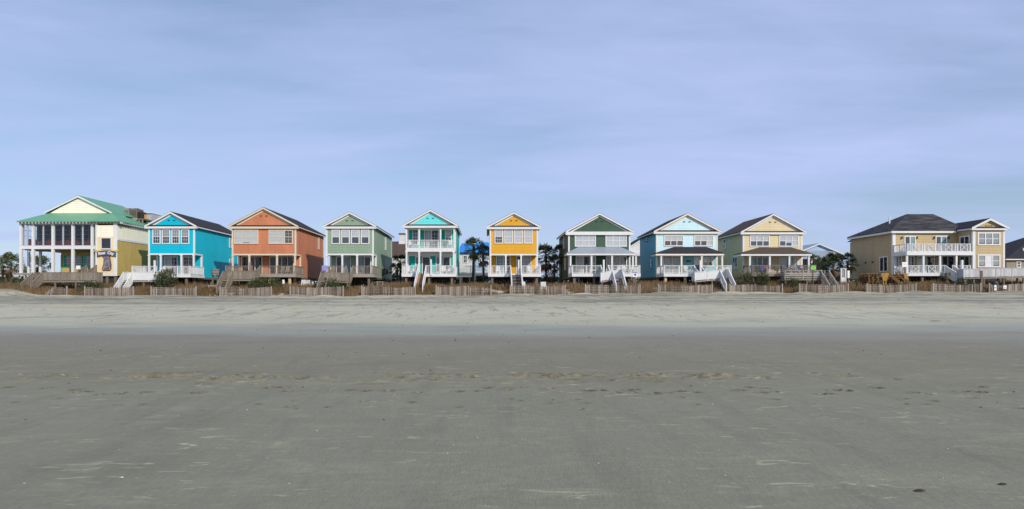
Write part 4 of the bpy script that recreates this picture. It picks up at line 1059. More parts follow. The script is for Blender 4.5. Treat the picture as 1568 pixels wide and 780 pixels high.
# rooftop air conditioning plant and platform
def box_unit(name, label, x0, x1, y0, y1, z0, z1, m, cat, grille=True, group=None):
    xc, yc_ = (x0 + x1) / 2, (y0 + y1) / 2
    t = thing(name, label, cat, (xc, yc_, z0), group)
    MB().box(x0, x1, y0, y1, z0 + .08, z1).build('casing', m, t)
    g = MB()
    for k in range(6):
        z = z0 + .2 + (z1 - z0 - .4) * k / 6; g.box(x0 + .12, x1 - .12, y0 - .025, y0 - .004, z, z + .06)
    g.build('grille', 'dark_metal', t)
    MB().cyl((xc, yc_, z1 + .003), (xc, yc_, z1 + .09), min(x1 - x0, y1 - y0) * .36, n=12).build('fan_guard', 'dark_metal', t)
    f = MB(); f.box(x0 + .05, x1 - .05, y0 + .05, y0 + .15, z0, z0 + .077); f.box(x0 + .05, x1 - .05, y1 - .15, y1 - .05, z0, z0 + .077); f.build('feet', 'dark_metal', t)
    return t
yu = 93.0
pz = PZ(335.5, yu)
pl = thing('roof_platform', 'timber platform on struts carrying air conditioners above the green roof', 'platform', (PX(203, yu), yu, pz - 1.2))
MB().box(PX(184, yu), PX(223, yu), yu - .6, yu + 2.4, pz - .16, pz).build('platform_floor', 'pile_wood', pl)
for p in (199, 209, 216, 221): MB().box(PX(p, yu) - .08, PX(p, yu) + .08, yu - .55, yu - .39, pz - 1.6, pz - .163).build('strut', 'weathered_wood', pl)
MB().box(PX(186, yu), PX(214, yu), yu - .7, yu - .603, pz - .22, pz + .05).build('edge_board', 'grey_board', pl)
box_unit('air_conditioner', 'large grey air conditioner box on the restaurant roof platform', PX(189, yu), PX(197.5, yu), yu, yu + 1.6, pz + .003, PZ(319.2, yu), 'metal_box', 'air conditioner', group='rooftop air conditioners')
box_unit('air_conditioner', 'taller brownish air conditioner box between the grey one and the small dark one', PX(198.4, yu), PX(209.6, yu), yu, yu + 1.8, pz + .003, PZ(319.4, yu), 'pile_wood', 'air conditioner', group='rooftop air conditioners')
box_unit('air_conditioner', 'small dark air conditioner box beside the orange board on the roof', PX(211, yu), PX(216.6, yu), yu, yu + 1.4, pz + .003, PZ(324.4, yu), 'dark_metal', 'air conditioner', group='rooftop air conditioners')
ob = thing('orange_board', 'upright orange plywood board beside the rooftop air conditioners', 'board', (PX(219.4, yu), yu + .6, pz))
MB().box(PX(217.6, yu), PX(221.2, yu), yu + .6, yu + .66, pz + .003, PZ(328, yu)).build('sheet', 'orange_board', ob)
MB().box(PX(219, yu), PX(219.8, yu), yu + .663, yu + .75, pz + .003, PZ(329, yu)).build('batten', 'weathered_wood', ob)

# ------------------------------------------------------------------ buildings behind the row
def back_house(name, label, Y, xl, xr, apex, eave, depth, wallm, roofm, trimm='white_paint', gablem=None, wins=(), floor=440):
    a, b = PX(xl, Y), PX(xr, Y); ze, za = PZ(eave, Y), PZ(apex, Y); xc = (a + b) / 2
    root = thing(name, label, 'house', (xc, Y, gz(xc, Y)))
    MB().box(a, b, Y, Y + depth, gz(xc, Y) - .3, ze).build('wall', wallm, root)
    MB().prism([(a, Y + .002, ze), (b, Y + .002, ze), (xc, Y + .002, za - .2)], (0, .12, 0)).build('gable', gablem or wallm, root)
    gable_roof(root, a, b, ze + .1, za, Y - .4, Y + depth, roofm, trimm)
    for p0, p1, y0, y1 in wins: window(root, front(Y), PX(p0, Y), PX(p1, Y), PZ(y0, Y), PZ(y1, Y), trimm, muntin=2)
    return root, a, b, ze, za
# grey clad block behind the restaurant
Yb = 118
gb = thing('grey_metal_building', 'pale grey clad block behind the restaurant roof', 'building', (PX(230, Yb), Yb, 2))
MB().box(PX(219, Yb), PX(232, Yb), Yb, Yb + 14, 2, PZ(327, Yb)).build('wall', 'grey_cladding', gb)
MB().box(PX(232.2, Yb), PX(262, Yb), Yb + 2, Yb + 14, 2, PZ(329, Yb)).build('wall', 'grey_cladding', gb)
MB().box(PX(218.4, Yb), PX(233, Yb), Yb - .3, Yb + 14, PZ(327, Yb) + .003, PZ(326.2, Yb)).build('roof_coping', 'white_paint', gb)
# brown roofed house between sage and turquoise
Yb = 112; bx0, bx1 = PX(596, Yb), PX(650, Yb)
br = thing('brown_roofed_house', 'white house with broad brown roof and chimney between sage and turquoise houses', 'house', (PX(620, Yb), Yb, gz(-13, Yb)))
MB().box(bx0, bx1, Yb, Yb + 9, 1.8, PZ(391, Yb)).build('wall', 'pale_siding', br)
MB().add([(bx0 - .4, Yb - .5, PZ(391.5, Yb)), (bx1 + .4, Yb - .5, PZ(391.5, Yb)), (bx1 + .4, Yb + 5, PZ(370, Yb + 5)), (bx0 - .4, Yb + 5, PZ(370, Yb + 5)), (bx1 + .4, Yb + 10, PZ(391.5, Yb)), (bx0 - .4, Yb + 10, PZ(391.5, Yb)), (bx0 - .4, Yb - .5, PZ(391.5, Yb) - .12), (bx1 + .4, Yb - .5, PZ(391.5, Yb) - .12), (bx1 + .4, Yb + 10, PZ(391.5, Yb) - .12), (bx0 - .4, Yb + 10, PZ(391.5, Yb) - .12)],
         [(0, 1, 2, 3), (3, 2, 4, 5), (0, 6, 7, 1), (4, 8, 9, 5), (0, 3, 5, 9, 6), (1, 7, 8, 4, 2), (6, 9, 8, 7)]).build('roof', 'brown_shingle', br)
ch = MB().box(PX(611.4, 116), PX(619.6, 116), 116, 117.6, PZ(375, 116), PZ(359.4, 116)).build('chimney', 'pale_siding', br)
MB().box(PX(610.6, 116), PX(620.4, 116), 115.9, 117.7, PZ(359.3, 116), PZ(357.4, 116)).build('chimney_cap', 'brown_shingle', ch)
MB().box(PX(610.6, 116), PX(620.4, 116), 115.88, 117.75, PZ(374, 116), PZ(370.6, 116)).build('chimney_base', 'white_paint', ch)
# blue roofed house between turquoise and yellow
Yb = 110; bx0, bx1 = PX(703, Yb), PX(757, Yb)
bh = thing('blue_roofed_house', 'white house with bright blue metal roof and railed balcony behind the palms', 'house', (PX(728, Yb), Yb, gz(-2, Yb)))
MB().box(bx0, bx1, Yb, Yb + 9, 1.8, PZ(385, Yb)).build('wall', 'pale_siding', bh)
MB().add([(bx0 - .4, Yb - .6, PZ(387, Yb)), (bx1 + .4, Yb - .6, PZ(387, Yb)), (bx1 - 1, Yb + 4, PZ(371, Yb + 4)), (bx0 + .3, Yb + 4, PZ(373, Yb + 4)), (bx1 + .4, Yb + 9, PZ(387, Yb)), (bx0 - .4, Yb + 9, PZ(387, Yb))],
         [(0, 1, 2, 3), (1, 4, 2), (3, 2, 4, 5), (5, 0, 3)]).build('roof', 'blue_metal', bh)
MB().box(PX(727, Yb), PX(747, Yb), Yb - .06, Yb - .004, PZ(414, Yb), PZ(394, Yb)).build('wall_panel', 'sky_blue_siding', bh)
MB().box(bx0, bx1, Yb - 2.4, Yb - .07, PZ(423, Yb), PZ(419, Yb)).build('balcony_floor', 'white_paint', bh)
r = MB(); rail(r, (bx0 + .1, Yb - 2.3, PZ(419, Yb)), (bx1 - .1, Yb - 2.3, PZ(419, Yb)), 1.1); r.build('railing', 'white_paint', bh)
MB().box(bx0, bx1, Yb - .09, Yb - .065, 1.8, PZ(423.2, Yb)).build('lower_wall', 'sky_blue_siding', bh)
for p in (706, 728, 750): MB().box(PX(p, Yb) - .12, PX(p, Yb) + .12, Yb - 2.35, Yb - 2.1, 1.8, PZ(423.1, Yb)).build('column', 'white_paint', bh)
window(bh, front(Yb), PX(709, Yb), PX(716, Yb), PZ(403, Yb), PZ(391, Yb), muntin=2, inside='interior')
window(bh, front(Yb - .06), PX(731, Yb), PX(738, Yb), PZ(408, Yb), PZ(396, Yb), muntin=2)
# white gabled house behind green and pale blue
rt, a_, b_, *_ = back_house('white_gabled_house', 'small white house with dark gable roof behind the dark green and pale blue houses', 112, 958, 1022, 361, 384, 8, 'pale_siding', 'black_shingle', wins=((970, 974, 404, 396),))
for p in (963, 974, 982): MB().box(PX(p, 109.5) - .14, PX(p, 109.5) + .14, 109.5, 109.8, 1.8, PZ(392, 109.5)).build('column', 'white_paint', rt)
MB().box(PX(956, 109.5), PX(1000, 109.5), 109.4, 111.99, PZ(392, 109.5) + .003, PZ(387.6, 109.5)).build('porch_roof', 'pale_siding', rt)
# low blue house with metal roof between cream and tan houses
Yb = 116
rt, a_, b_, ze_, za_ = back_house('low_blue_house', 'low pale blue house with silver metal porch roof behind palms near the tan house', Yb, 1215, 1291, 372.6, 391, 9, 'sky_blue_siding', 'silver_metal', wins=((1256, 1262, 408, 398),))
yb2 = Yb - 3
MB().add([(PX(1216, yb2), yb2, PZ(396, yb2)), (PX(1290, yb2), yb2, PZ(396, yb2)), (PX(1276, Yb), Yb - .01, PZ(384.5, Yb)), (PX(1224, Yb), Yb - .01, PZ(384.5, Yb)), (PX(1216, yb2), yb2, PZ(396, yb2) - .1), (PX(1290, yb2), yb2, PZ(396, yb2) - .1), (b_ + .3, Yb - .01, PZ(396, Yb)), (a_ - .3, Yb - .01, PZ(396, Yb))],
         [(0, 1, 2, 3), (0, 4, 5, 1), (1, 6, 2), (0, 3, 7)]).build('porch_roof', 'silver_metal', rt)
for p in (1222, 1244, 1266, 1287): MB().box(PX(p, yb2) - .14, PX(p, yb2) + .14, yb2 + .1, yb2 + .38, 1.8, PZ(396, yb2) - .1).build('column', 'white_paint', rt)
# dark roofed house at the end
Yb = 100
dr = thing('dark_roofed_house', 'low taupe house with steep black roof at the end of the row', 'house', (PX(1590, Yb), Yb, gz(80, Yb)))
x0, x1 = PX(1536, Yb), PX(1670, Yb)
MB().box(x0 + .5, x1 - .5, Yb, Yb + 12, 1.8, PZ(396.5, Yb)).build('wall', 'taupe_siding', dr)
MB().add([(x0, Yb - .5, PZ(396.8, Yb)), (x1, Yb - .5, PZ(396.8, Yb)), (x1, Yb + 13, PZ(396.8, Yb)), (x0, Yb + 13, PZ(396.8, Yb)), (PX(1590, 106), 106, PZ(357, 106)), (PX(1640, 106), 106, PZ(357, 106))], [(0, 1, 5, 4), (1, 2, 5), (2, 3, 4, 5), (3, 0, 4), (0, 3, 2, 1)]).build('roof', 'black_shingle', dr)
MB().box(x0 + .05, x1, Yb - .48, Yb - .3, PZ(398.6, Yb), PZ(397, Yb)).build('fascia', 'white_paint', dr)
window(dr, front(Yb), PX(1556, Yb), PX(1563, Yb), PZ(410, Yb), PZ(400.4, Yb), inside='interior')
MB().cyl((PX(1567, 101.5), 101.5, PZ(386, 101.5)), (PX(1567, 101.5), 101.5, PZ(380, 101.5)), .1).build('vent_pipe', 'white_paint', dr)
# far low white building at the left edge
Yb = 150
fw = thing('distant_white_building', 'distant low whitewashed building with grey roof beside the leftmost palm', 'building', (PX(2, Yb), Yb, 2))
MB().box(PX(-40, Yb), PX(10, Yb), Yb, Yb + 10, 1, PZ(419, Yb)).build('wall', 'pale_siding', fw)
x0, x1 = PX(-42, Yb), PX(11, Yb); z0, z1 = PZ(419, Yb), PZ(409, Yb)
MB().add([(x0, Yb - .5, z0), (x1, Yb - .5, z0), (x1, Yb + 10.5, z0), (x0, Yb + 10.5, z0), (x0, Yb + 5, z1), (x1 - 3, Yb + 5, z1)], [(0, 1, 5, 4), (1, 2, 5), (2, 3, 4, 5), (3, 0, 4), (0, 3, 2, 1)]).build('roof', 'grey_cladding', fw)

# ------------------------------------------------------------------ beach walkways
WY0, WY1 = 81.3, 82.5
def walkway(name, label, railm, floorm, style, f1, deck_y, zdeck, land, lz, f2, f2b=79.3, slope=0.0, tall=None):
    xl, xr = PX(land[0], WY0), PX(land[1], WY0)
    root = thing(name, label, 'walkway', ((xl + xr) / 2, WY0, gz(xl, WY0)), 'walkways down to the beach')
    zl, zr_ = PZ(lz, WY0), PZ(lz, WY0) + slope
    zat = lambda x: zl + (zr_ - zl) * (x - xl) / (xr - xl)
    MB().hexa([(xl, WY0, zl - .16), (xr, WY0, zr_ - .16), (xr, WY1, zr_ - .16), (xl, WY1, zl - .16), (xl, WY0, zl), (xr, WY0, zr_), (xr, WY1, zr_), (xl, WY1, zl)]).build('walkway_floor', floorm, root)
    def side(y, gap):
        e = [xl, xr]
        if gap: e = [xl, PX(gap[0], y), PX(gap[1], y), xr]
        for i in range(0, len(e), 2):
            a, b = max(xl, e[i]), min(xr, e[i + 1])
            if b - a > .2:
                r = MB(); rail(r, (a, y, zat(a)), (b, y, zat(b)), 1.02, style); r.build('railing', railm, root)
    side(WY0 + .05, f2); side(WY1 - .05, f1)
    for x in (xl + .05, xr - .05):
        r = MB(); rail(r, (x, WY0 + .1, zat(x)), (x, WY1 - .1, zat(x)), 1.02, style, False); r.build('railing', railm, root)
    n = max(2, int((xr - xl) / 2) + 1)
    for i in range(n):
        x = xl + .1 + (xr - xl - .2) * i / (n - 1)
        for y in (WY0 + .12, WY1 - .12): MB().box(x - .08, x + .08, y - .08, y + .08, gz(x, y) - .3, zat(x) - .163).build('pile', 'pile_wood', root)
    if f1: flight(root, PX(f1[0], deck_y), PX(f1[1], deck_y), deck_y - .06, zdeck, WY1, zat(PX(f1[0], WY1)), floorm, railm, style)
    if f2: flight(root, PX(f2[0], WY0), PX(f2[1], WY0), WY0, zat(PX(f2[0], WY0)), f2b, gz(PX(f2[0], f2b), f2b), floorm, railm, style)
    if tall:
        x = PX(tall[0], WY1 + .3); MB().box(x - .1, x + .1, WY1 + .2, WY1 + .4, zl - .2, PZ(tall[1], WY1 + .3)).build('tall_post', railm, root)
    return root
h = HOUSE
walkway('beach_walkway', 'weathered grey walkway and stairs in front of the restaurant deck', 'weathered_wood', 'weathered_wood', 'solid', (133, 148), Yr - .3, zf, (51, 148), 430.5, (50, 64.5))
walkway('beach_walkway', 'white panelled walkway and stairs below the bright blue house', 'white_paint', 'grey_board', 'solid', (240, 251.5), h['blue']['d0'], h['blue']['zd'], (187, 252), 430, (189, 203), tall=(237, 399))
walkway('beach_walkway', 'weathered plank walkway in front of the salmon house', 'weathered_wood', 'weathered_wood', 'solid', (386.5, 398), h['salmon']['d0'], h['salmon']['zd'], (341, 390), 428.5, (341.5, 355.5), tall=(383, 402))
walkway('beach_walkway', 'weathered plank walkway in front of the sage green house', 'weathered_wood', 'weathered_wood', 'solid', (530.5, 540.5), h['sage']['d0'], h['sage']['zd'], (491, 533), 429.8, (491.5, 504), slope=-.15)
walkway('beach_walkway', 'white sloping walkway and steps below the dark green house', 'white_paint', 'grey_board', 'solid', (920, 931.2), h['green']['d0'], h['green']['zd'], (920.5, 954), 431, (938.5, 953.5), slope=.42, tall=(924.5, 398))
walkway('beach_walkway', 'white sloping walkway and steps below the pale blue house', 'white_paint', 'grey_board', 'solid', (1062.8, 1073.6), h['pale']['d0'], h['pale']['zd'], (1064.5, 1117), 430.4, (1103, 1116.5), slope=.36, tall=(1072.6, 399))
walkway('beach_walkway', 'weathered open plank walkway in front of the cream house', 'grey_board', 'weathered_wood', 'plank', (1197.5, 1209.5), h['cream']['d0'], h['cream']['zd'], (1202, 1270), 427.5, (1257.5, 1269.5))
walkway('beach_walkway', 'long pale boardwalk beside the tan house gabled wing', 'pale_board', 'weathered_wood', 'solid', None, 0, 0, (1476, 1600), 425.6, None, slope=.2)

# ------------------------------------------------------------------ sand fences
fr2 = random.Random(21)
FENCES = [(71, 103.5, 439.5, 453.2, 'short leaning silver slat fence piece by the sand mound'),
          (131, 205, 440, 453.4, 'slat fence section in front of the restaurant tower'),
          (232.5, 301, 440, 453.2, 'slat fence section in front of the bright blue house'),
          (338, 416, 440, 453, 'slat fence section in front of the salmon house'),
          (445, 526, 439.4, 453, 'slat fence section before the gap between salmon and sage houses'),
          (554.5, 636, 439, 453, 'slat fence section before the gap between sage and turquoise houses'),
          (668, 752, 438.4, 452.6, 'slat fence section below the two palms by the yellow house'),
          (781.5, 865, 437.6, 451.6, 'slat fence section at the foot of the yellow house steps'),
          (896, 979.4, 436.4, 451.6, 'slat fence section in front of the dark green house'),
          (1008, 1090, 436.4, 451.4, 'slat fence section in front of the pale blue house'),
          (1117, 1197, 436, 451, 'slat fence section in front of the cream house shrubs'),
          (1223.5, 1297.5, 435.4, 450.4, 'slat fence section below the cream house plank walkway'),
          (1326.5, 1401, 435.4, 449.4, 'slat fence section below the yellow timber stack'),
          (1427.5, 1500, 435, 449, 'slat fence section below the tan house steps'),
          (1513.5, 1590, 434.8, 448.8, 'slat fence section beside the blue barrel')]
for fi, (p0, p1, yt, yb_, lab) in enumerate(FENCES):
    x0, x1 = PX(p0, FENCE_Y), PX(p1, FENCE_Y)
    zt = PZ(yt, FENCE_Y)
    ft = thing('sand_fence', lab, 'fence', ((x0 + x1) / 2, FENCE_Y, gz((x0 + x1) / 2, FENCE_Y)), 'slatted sand fences along the dune')
    b = MB(); x = x0; n = 0
    lean = fr2.uniform(-.03, .03); ph = fr2.uniform(0, 6); gapk = fr2.uniform(.5, 1.3)
    while x < x1:
        u = (x - x0) / (x1 - x0)
        yy = FENCE_Y + .12 * math.sin(u * 4 + ph) + fr2.uniform(-.02, .02)
        zz = zt - .05 + .05 * math.sin(u * 7 + ph) + fr2.uniform(-.05, .04) - (.55 * (1 - u / .35) if fi == 0 and u < .35 else 0)
        dx_ = lean + fr2.uniform(-.02, .02) + (.35 if fi == 0 else 0) * (1 - u)
        zb0 = gz(x, yy) - .12; w = fr2.uniform(.045, .075)
        b.hexa([(x - dx_, yy - .01, zb0), (x - dx_ + w, yy - .01, zb0), (x - dx_ + w, yy + .01, zb0), (x - dx_, yy + .01, zb0), (x, yy - .01, zz), (x + w, yy - .01, zz), (x + w, yy + .01, zz), (x, yy + .01, zz)])
        dense = .5 + .5 * math.sin(x * .9 + ph * 2)
        x += w + fr2.uniform(.008, .03) + (gapk * .055 if dense > .55 else 0)
    b.build('slats', 'fence_slat', ft)
    wv = MB()
    for q in (.25, .55, .85):
        wv.beam((x0, FENCE_Y + .02, gz(x0, FENCE_Y) + (zt - gz(x0, FENCE_Y)) * q), (x1, FENCE_Y + .02, gz(x1, FENCE_Y) + (zt - gz(x1, FENCE_Y)) * q), .012, .02)
    wv.build('wire', 'dark_metal', ft)
    for q in ([0, .5, 1] if p1 - p0 > 50 else [1]):
        x = x0 + (x1 - x0) * q
        MB().box(x - .06, x + .06, FENCE_Y + .14 - .34 * (q in (0, 1)), FENCE_Y + .26 - .34 * (q in (0, 1)), gz(x, FENCE_Y) - .3, zt + .10).build('post', 'grey_board' if q != .5 else 'pile_wood', ft)

# ------------------------------------------------------------------ plants
def palm(label, px, Y, py_top, r=1.5, n=34, leaf='palm_leaf', lean=0.0, dead=6, seed=1, base=None, spread=1.0):
    q = random.Random(seed); x = PX(px, Y); z0 = gz(x, Y) - .1; zc = PZ(py_top, Y) - r * .62
    t = thing('palm_tree', label, 'palm tree', (x, Y, z0), 'palm trees among the beach houses')
    b = MB(); m_ = 7; prev = None; k = 8; rings = []
    hgt = max(.35, zc - z0); n = int(n * .85); dead = int(dead * .6)
    for i in range(m_ + 1):
        u = i / m_; cx_ = x + lean * u * u; rad = .13 + .05 * (1 - u) ** 3 + (.05 if u > .8 else 0) + q.uniform(-.012, .012)
        rings.append([(cx_ + rad * math.cos(2 * math.pi * j / k), Y + rad * math.sin(2 * math.pi * j / k), z0 + hgt * u) for j in range(k)])
    vs = [v for rr in rings for v in rr]
    b.add(vs, [(i * k + j, i * k + (j + 1) % k, (i + 1) * k + (j + 1) % k, (i + 1) * k + j) for i in range(m_) for j in range(k)] + [tuple(range(m_ * k, m_ * k + k))])
    b.build('trunk', 'palm_trunk', t, smooth=True)
    top = Vector((x + lean, Y, zc)); cr_ = MB(); dd = MB()
    for f in range(n + dead):
        isdead = f >= n
        az = q.uniform(0, 2 * math.pi)
        el_ = q.uniform(-.45, 1.15) if not isdead else q.uniform(-1.3, -.5)
        d = Vector((math.cos(az) * math.cos(el_), math.sin(az) * math.cos(el_), math.sin(el_)))
        pl_ = r * q.uniform(.42, .6); tip = top + d * pl_ - Vector((0, 0, .08 * r * (1 - math.sin(el_))))
        mb = dd if isdead else cr_
        sd = d.cross(Vector((0, 0, 1))).normalized(); upv = sd.cross(d).normalized()
        mb.add([top - sd * .02, top + sd * .02, tip + sd * .015, tip - sd * .015], [(0, 1, 2, 3)])
        nb = 11 if r > 1 else 9
        for j in range(nb):
            th = (j / (nb - 1) - .5) * 2 * 1.25 * spread
            bd = (d * math.cos(th) + sd * math.sin(th) + upv * (.12 - .25 * abs(th))).normalized()
            ln = r * q.uniform(.44, .58) * (1 - .22 * abs(th)); w = .026 * r + .008
            mid = tip + bd * ln * .6; end = tip + bd * ln - Vector((0, 0, r * q.uniform(.08, .25)))
            ws = bd.cross(upv).normalized() * w
            mb.add([tip, mid - ws, mid + ws, end], [(0, 1, 2), (1, 3, 2)])
    cr_.build('crown', leaf, t)
    if dead: dd.build('dead_fronds', 'dead_frond', t)
    return t
palm('bushy palm at the left edge beside the distant white building', 17, 96, 389.5, 2.1, 50, dead=14, seed=3)
palm('low palm seen between the left restaurant columns', 53, 97, 394.5, 2.3, 54, dead=4, seed=4, lean=.6)
palm('small palm on the far left edge leaning from the taller one', 4, 99, 396, 1.5, 30, dead=8, seed=14)
palm('tallest slim palm beside the white pole', 724, 93, 366, 1.75, 46, dead=12, seed=5, lean=.15)
palm('slim dark palm close to the yellow house', 741, 91, 376, 1.75, 46, 'palm_leaf_shaded', dead=12, seed=6, lean=-.15)
palm('dark palm just right of the yellow house', 836, 98, 377, 2.2, 60, 'palm_leaf_shaded', dead=16, seed=7)
palm('dark palm touching the dark green house side wall', 860, 96, 376, 1.9, 50, 'palm_leaf_shaded', dead=10, seed=8)
palm('shadowed squat palm between the two dark ones', 849, 103, 394, 1.6, 40, 'palm_leaf_shaded', dead=12, seed=9)
palm('dark palm between the sage and turquoise houses', 613, 96, 392, 1.6, 44, 'palm_leaf_shaded', dead=8, seed=10)
palm('shadowed low palm in front of the brown roofed house', 608, 94, 404, 1.3, 34, 'palm_leaf_shaded', dead=4, seed=15)
palm('low palm right behind the cream house porch post', 1246, 100, 391, 1.5, 36, dead=8, seed=11)
palm('broad dark palm above the cream house plank walkway', 1276, 94, 390, 1.9, 60, 'palm_leaf_shaded', dead=14, seed=12)
palm('palm with tan dead fronds beside the tan house wall', 1298, 95, 389, 1.7, 46, dead=20, seed=13)
palm('low palm behind the plank walkway between the other palms', 1261, 97, 397, 1.4, 36, dead=8, seed=16)
palm('small bristling palm at the foot of the tan house steps', 1449, 80.8, 418, .8, 24, dead=8, seed=17)

def bush(label, px0, px1, py_top, Y, leaf='shrub_leaf', seed=1, n=900, depth=1.2, sz=.12, cat='shrub'):
    q = random.Random(seed); x0, x1 = PX(px0, Y), PX(px1, Y); xc = (x0 + x1) / 2; z0 = gz(xc, Y); h_ = PZ(py_top, Y) - z0
    t = thing('shrub', label, cat, (xc, Y, z0), 'dune shrubs')
    lumps = []
    for i in range(7):
        u = q.uniform(-.75, .75); lumps.append((xc + u * (x1 - x0) / 2, Y + q.uniform(-.5, .5) * depth, z0 + h_ * q.uniform(.3, .62) * (1 - .35 * abs(u)), q.uniform(.28, .42) * (x1 - x0) * .8, q.uniform(.3, .46) * h_))
    b = MB(); s = MB()
    for i in range(n):
        L = lumps[q.randrange(7)]
        v = Vector((q.gauss(0, 1), q.gauss(0, 1), q.gauss(0, 1))).normalized() * (q.uniform(.55, 1.08))
        p = Vector((L[0] + v.x * L[3], L[1] + v.y * depth * .6, L[2] + v.z * L[4]))
        if p.z < z0 or p.z > z0 + h_ * 1.08: continue
        d = (v + Vector((q.uniform(-.6, .6), q.uniform(-.6, .6), q.uniform(0, 1.1)))).normalized(); w = d.orthogonal().normalized() * sz * .4; l_ = d * sz * q.uniform(.7, 1.5)
        b.add([p - w, p + w, p + l_ + w * .4, p + l_ - w * .4], [(0, 1, 2, 3)])
    for i in range(10):
        L = lumps[i % 7]; s.cyl((xc + q.uniform(-.3, .3) * (x1 - x0) / 2, Y, z0 - .1), (L[0], L[1], L[2]), .03, .012, 5)
    s.build('stems', 'twig', t); b.build('foliage', leaf, t)
bush('tall dark green shrub in front of the blue house porch', 240, 272, 404, 80.6, seed=1, n=1500)
bush('green shrub below the restaurant walkway steps', 126, 152, 425.5, 80.2, seed=2, n=700)
bush('low dark shrub filling the space beneath the salmon house deck', 386, 428, 421, 80.6, seed=3, n=1500)
bush('low olive shrub below the sage house walkway', 494, 530, 426, 80.2, 'shrub_leaf', seed=4, n=900)
bush('dull olive shrub at the corner of the cream house', 1118, 1150, 410.5, 81.8, 'shrub_dull', seed=5, n=1500)
bush('dark shrub in front of the cream house deck', 1148, 1178, 410.5, 80.8, 'shrub_leaf', seed=6, n=1400)
bush('dark shrub beside the white bottom steps near the cream house', 1208, 1222, 420, 80.4, 'shrub_leaf', seed=7, n=500)
bush('dark shrub below the tan house tall white post', 1470, 1490, 420, 80.4, 'shrub_leaf', seed=8, n=600)
bush('dark sprig of shrub beside the boardwalk start', 1488, 1500, 420, 80.0, 'shrub_leaf', seed=9, n=350)
bush('low scrub between the left palm and the restaurant', 4, 34, 431, 82, 'shrub_dull', seed=10, n=700)
bush('dark undergrowth between the two palms by the yellow house', 728, 748, 421, 95, 'shrub_leaf', seed=11, n=700, cat='shrub')
bush('dark undergrowth under the palms beside the dark green house', 826, 862, 412, 99, 'shrub_leaf', seed=12, n=1400, depth=2)
bush('dark undergrowth between the dark green and pale blue houses', 972, 1000, 398, 100, 'shrub_leaf', seed=13, n=1500, depth=2)
bush('dark hedge under the palms beside the cream house', 1254, 1288, 404, 96, 'shrub_leaf', seed=14, n=1500, depth=2)
bush('small dark tree top just above the pale blue porch roof', 1098, 1118, 381, 112, 'shrub_leaf', seed=15, n=700, cat='tree')

# dark scrub behind the whole row: one mass
q = random.Random(91); b = MB()
for i in range(30000):
    Y = q.uniform(108, 114); x = q.uniform(-95, 112)
    top = 1.7 + 1.0 * mnoise.noise(Vector((x * .13, 4.2, 0))) + .5 * mnoise.noise(Vector((x * .6, Y * .6, 1)))
    z = gz(x, 111) + max(.5, top) * q.random() ** .7
    d = Vector((q.uniform(-1, 1), q.uniform(-1, .3), q.uniform(-.2, 1))).normalized(); w = d.orthogonal().normalized() * .11; l_ = d * q.uniform(.25, .5); p = Vector((x, Y, z))
    b.add([p - w, p + w, p + l_ + w * .4, p + l_ - w * .4], [(0, 1, 2, 3)])
o = b.build('scrub', 'shrub_leaf'); o['kind'] = 'stuff'; o['label'] = 'dark evergreen scrub behind the row of houses'

# dune grass: dry brown blades, nobody could count them
q = random.Random(77); b_v = []; b_f = []
N_G = 66000
for i in range(N_G):
    Y = 78.35 + 8.2 * q.random() ** 1.25
    x = q.uniform(PX(-30, Y), PX(1600, Y))
    dn = mnoise.noise(Vector((x * .25, Y * .4, 3.3))) + .5 * mnoise.noise(Vector((x * .9, Y, 9.1)))
    if dn < -.34: continue
    if Y < 79.2 and x > 14 and dn < .12: continue
    z = gz(x, Y)
    hgt = q.uniform(.42, .82) * (1 + .5 * dn) * (.55 + .45 * sstep(78.3, 80.0, Y))
    a_ = q.uniform(0, 6.28); w = q.uniform(.012, .03); ln = q.uniform(.05, .40) * hgt
    cx_, sx_ = math.cos(a_), math.sin(a_)
    k = len(b_v)
    b_v += [(x - w, Y, z - .03), (x + w, Y, z - .03), (x + cx_ * ln * .4 + w * .7, Y + sx_ * ln * .4, z + hgt * .6), (x + cx_ * ln * .4 - w * .7, Y + sx_ * ln * .4, z + hgt * .6), (x + cx_ * ln, Y + sx_ * ln, z + hgt)]
    b_f += [(k, k + 1, k + 2, k + 3), (k + 3, k + 2, k + 4)]
gm = MB(); gm.v = b_v; gm.f = b_f
go = gm.build('dune_grass', 'dune_grass'); go['kind'] = 'stuff'; go['label'] = 'dry brown grass over the dune between fence and houses'

# ------------------------------------------------------------------ furniture and small things
def chair_proto(name, m):
    t = thing(name, '', 'chair', (0, 0, 0))
    MB().box(-.28, .28, -.28, .26, .38, .43).build('seat', m, t)
    b = MB()
    for k in range(5): b.hexa([(-.26 + k * .11, .25, .45), (-.18 + k * .11, .25, .45), (-.18 + k * .11, .28, .45), (-.26 + k * .11, .28, .45), (-.26 + k * .11, .42, 1.05), (-.18 + k * .11, .42, 1.05), (-.18 + k * .11, .45, 1.05), (-.26 + k * .11, .45, 1.05)])
    b.box(-.28, .28, .415, .462, 1.05, 1.12); b.build('backrest', m, t)
    for x in (-.27, .27):
        MB().box(x - .04, x + .04, -.34, .3, .62, .66).build('armrest', m, t)
        for y in (-.27, .24): MB().box(x - .025, x + .025, y - .025, y + .025, 0, .617).build('leg', m, t)
    return t
protos = {'white_paint': None, 'weathered_wood': None, 'red_paint': None, 'blue_cloth': None, 'dark_metal': None}
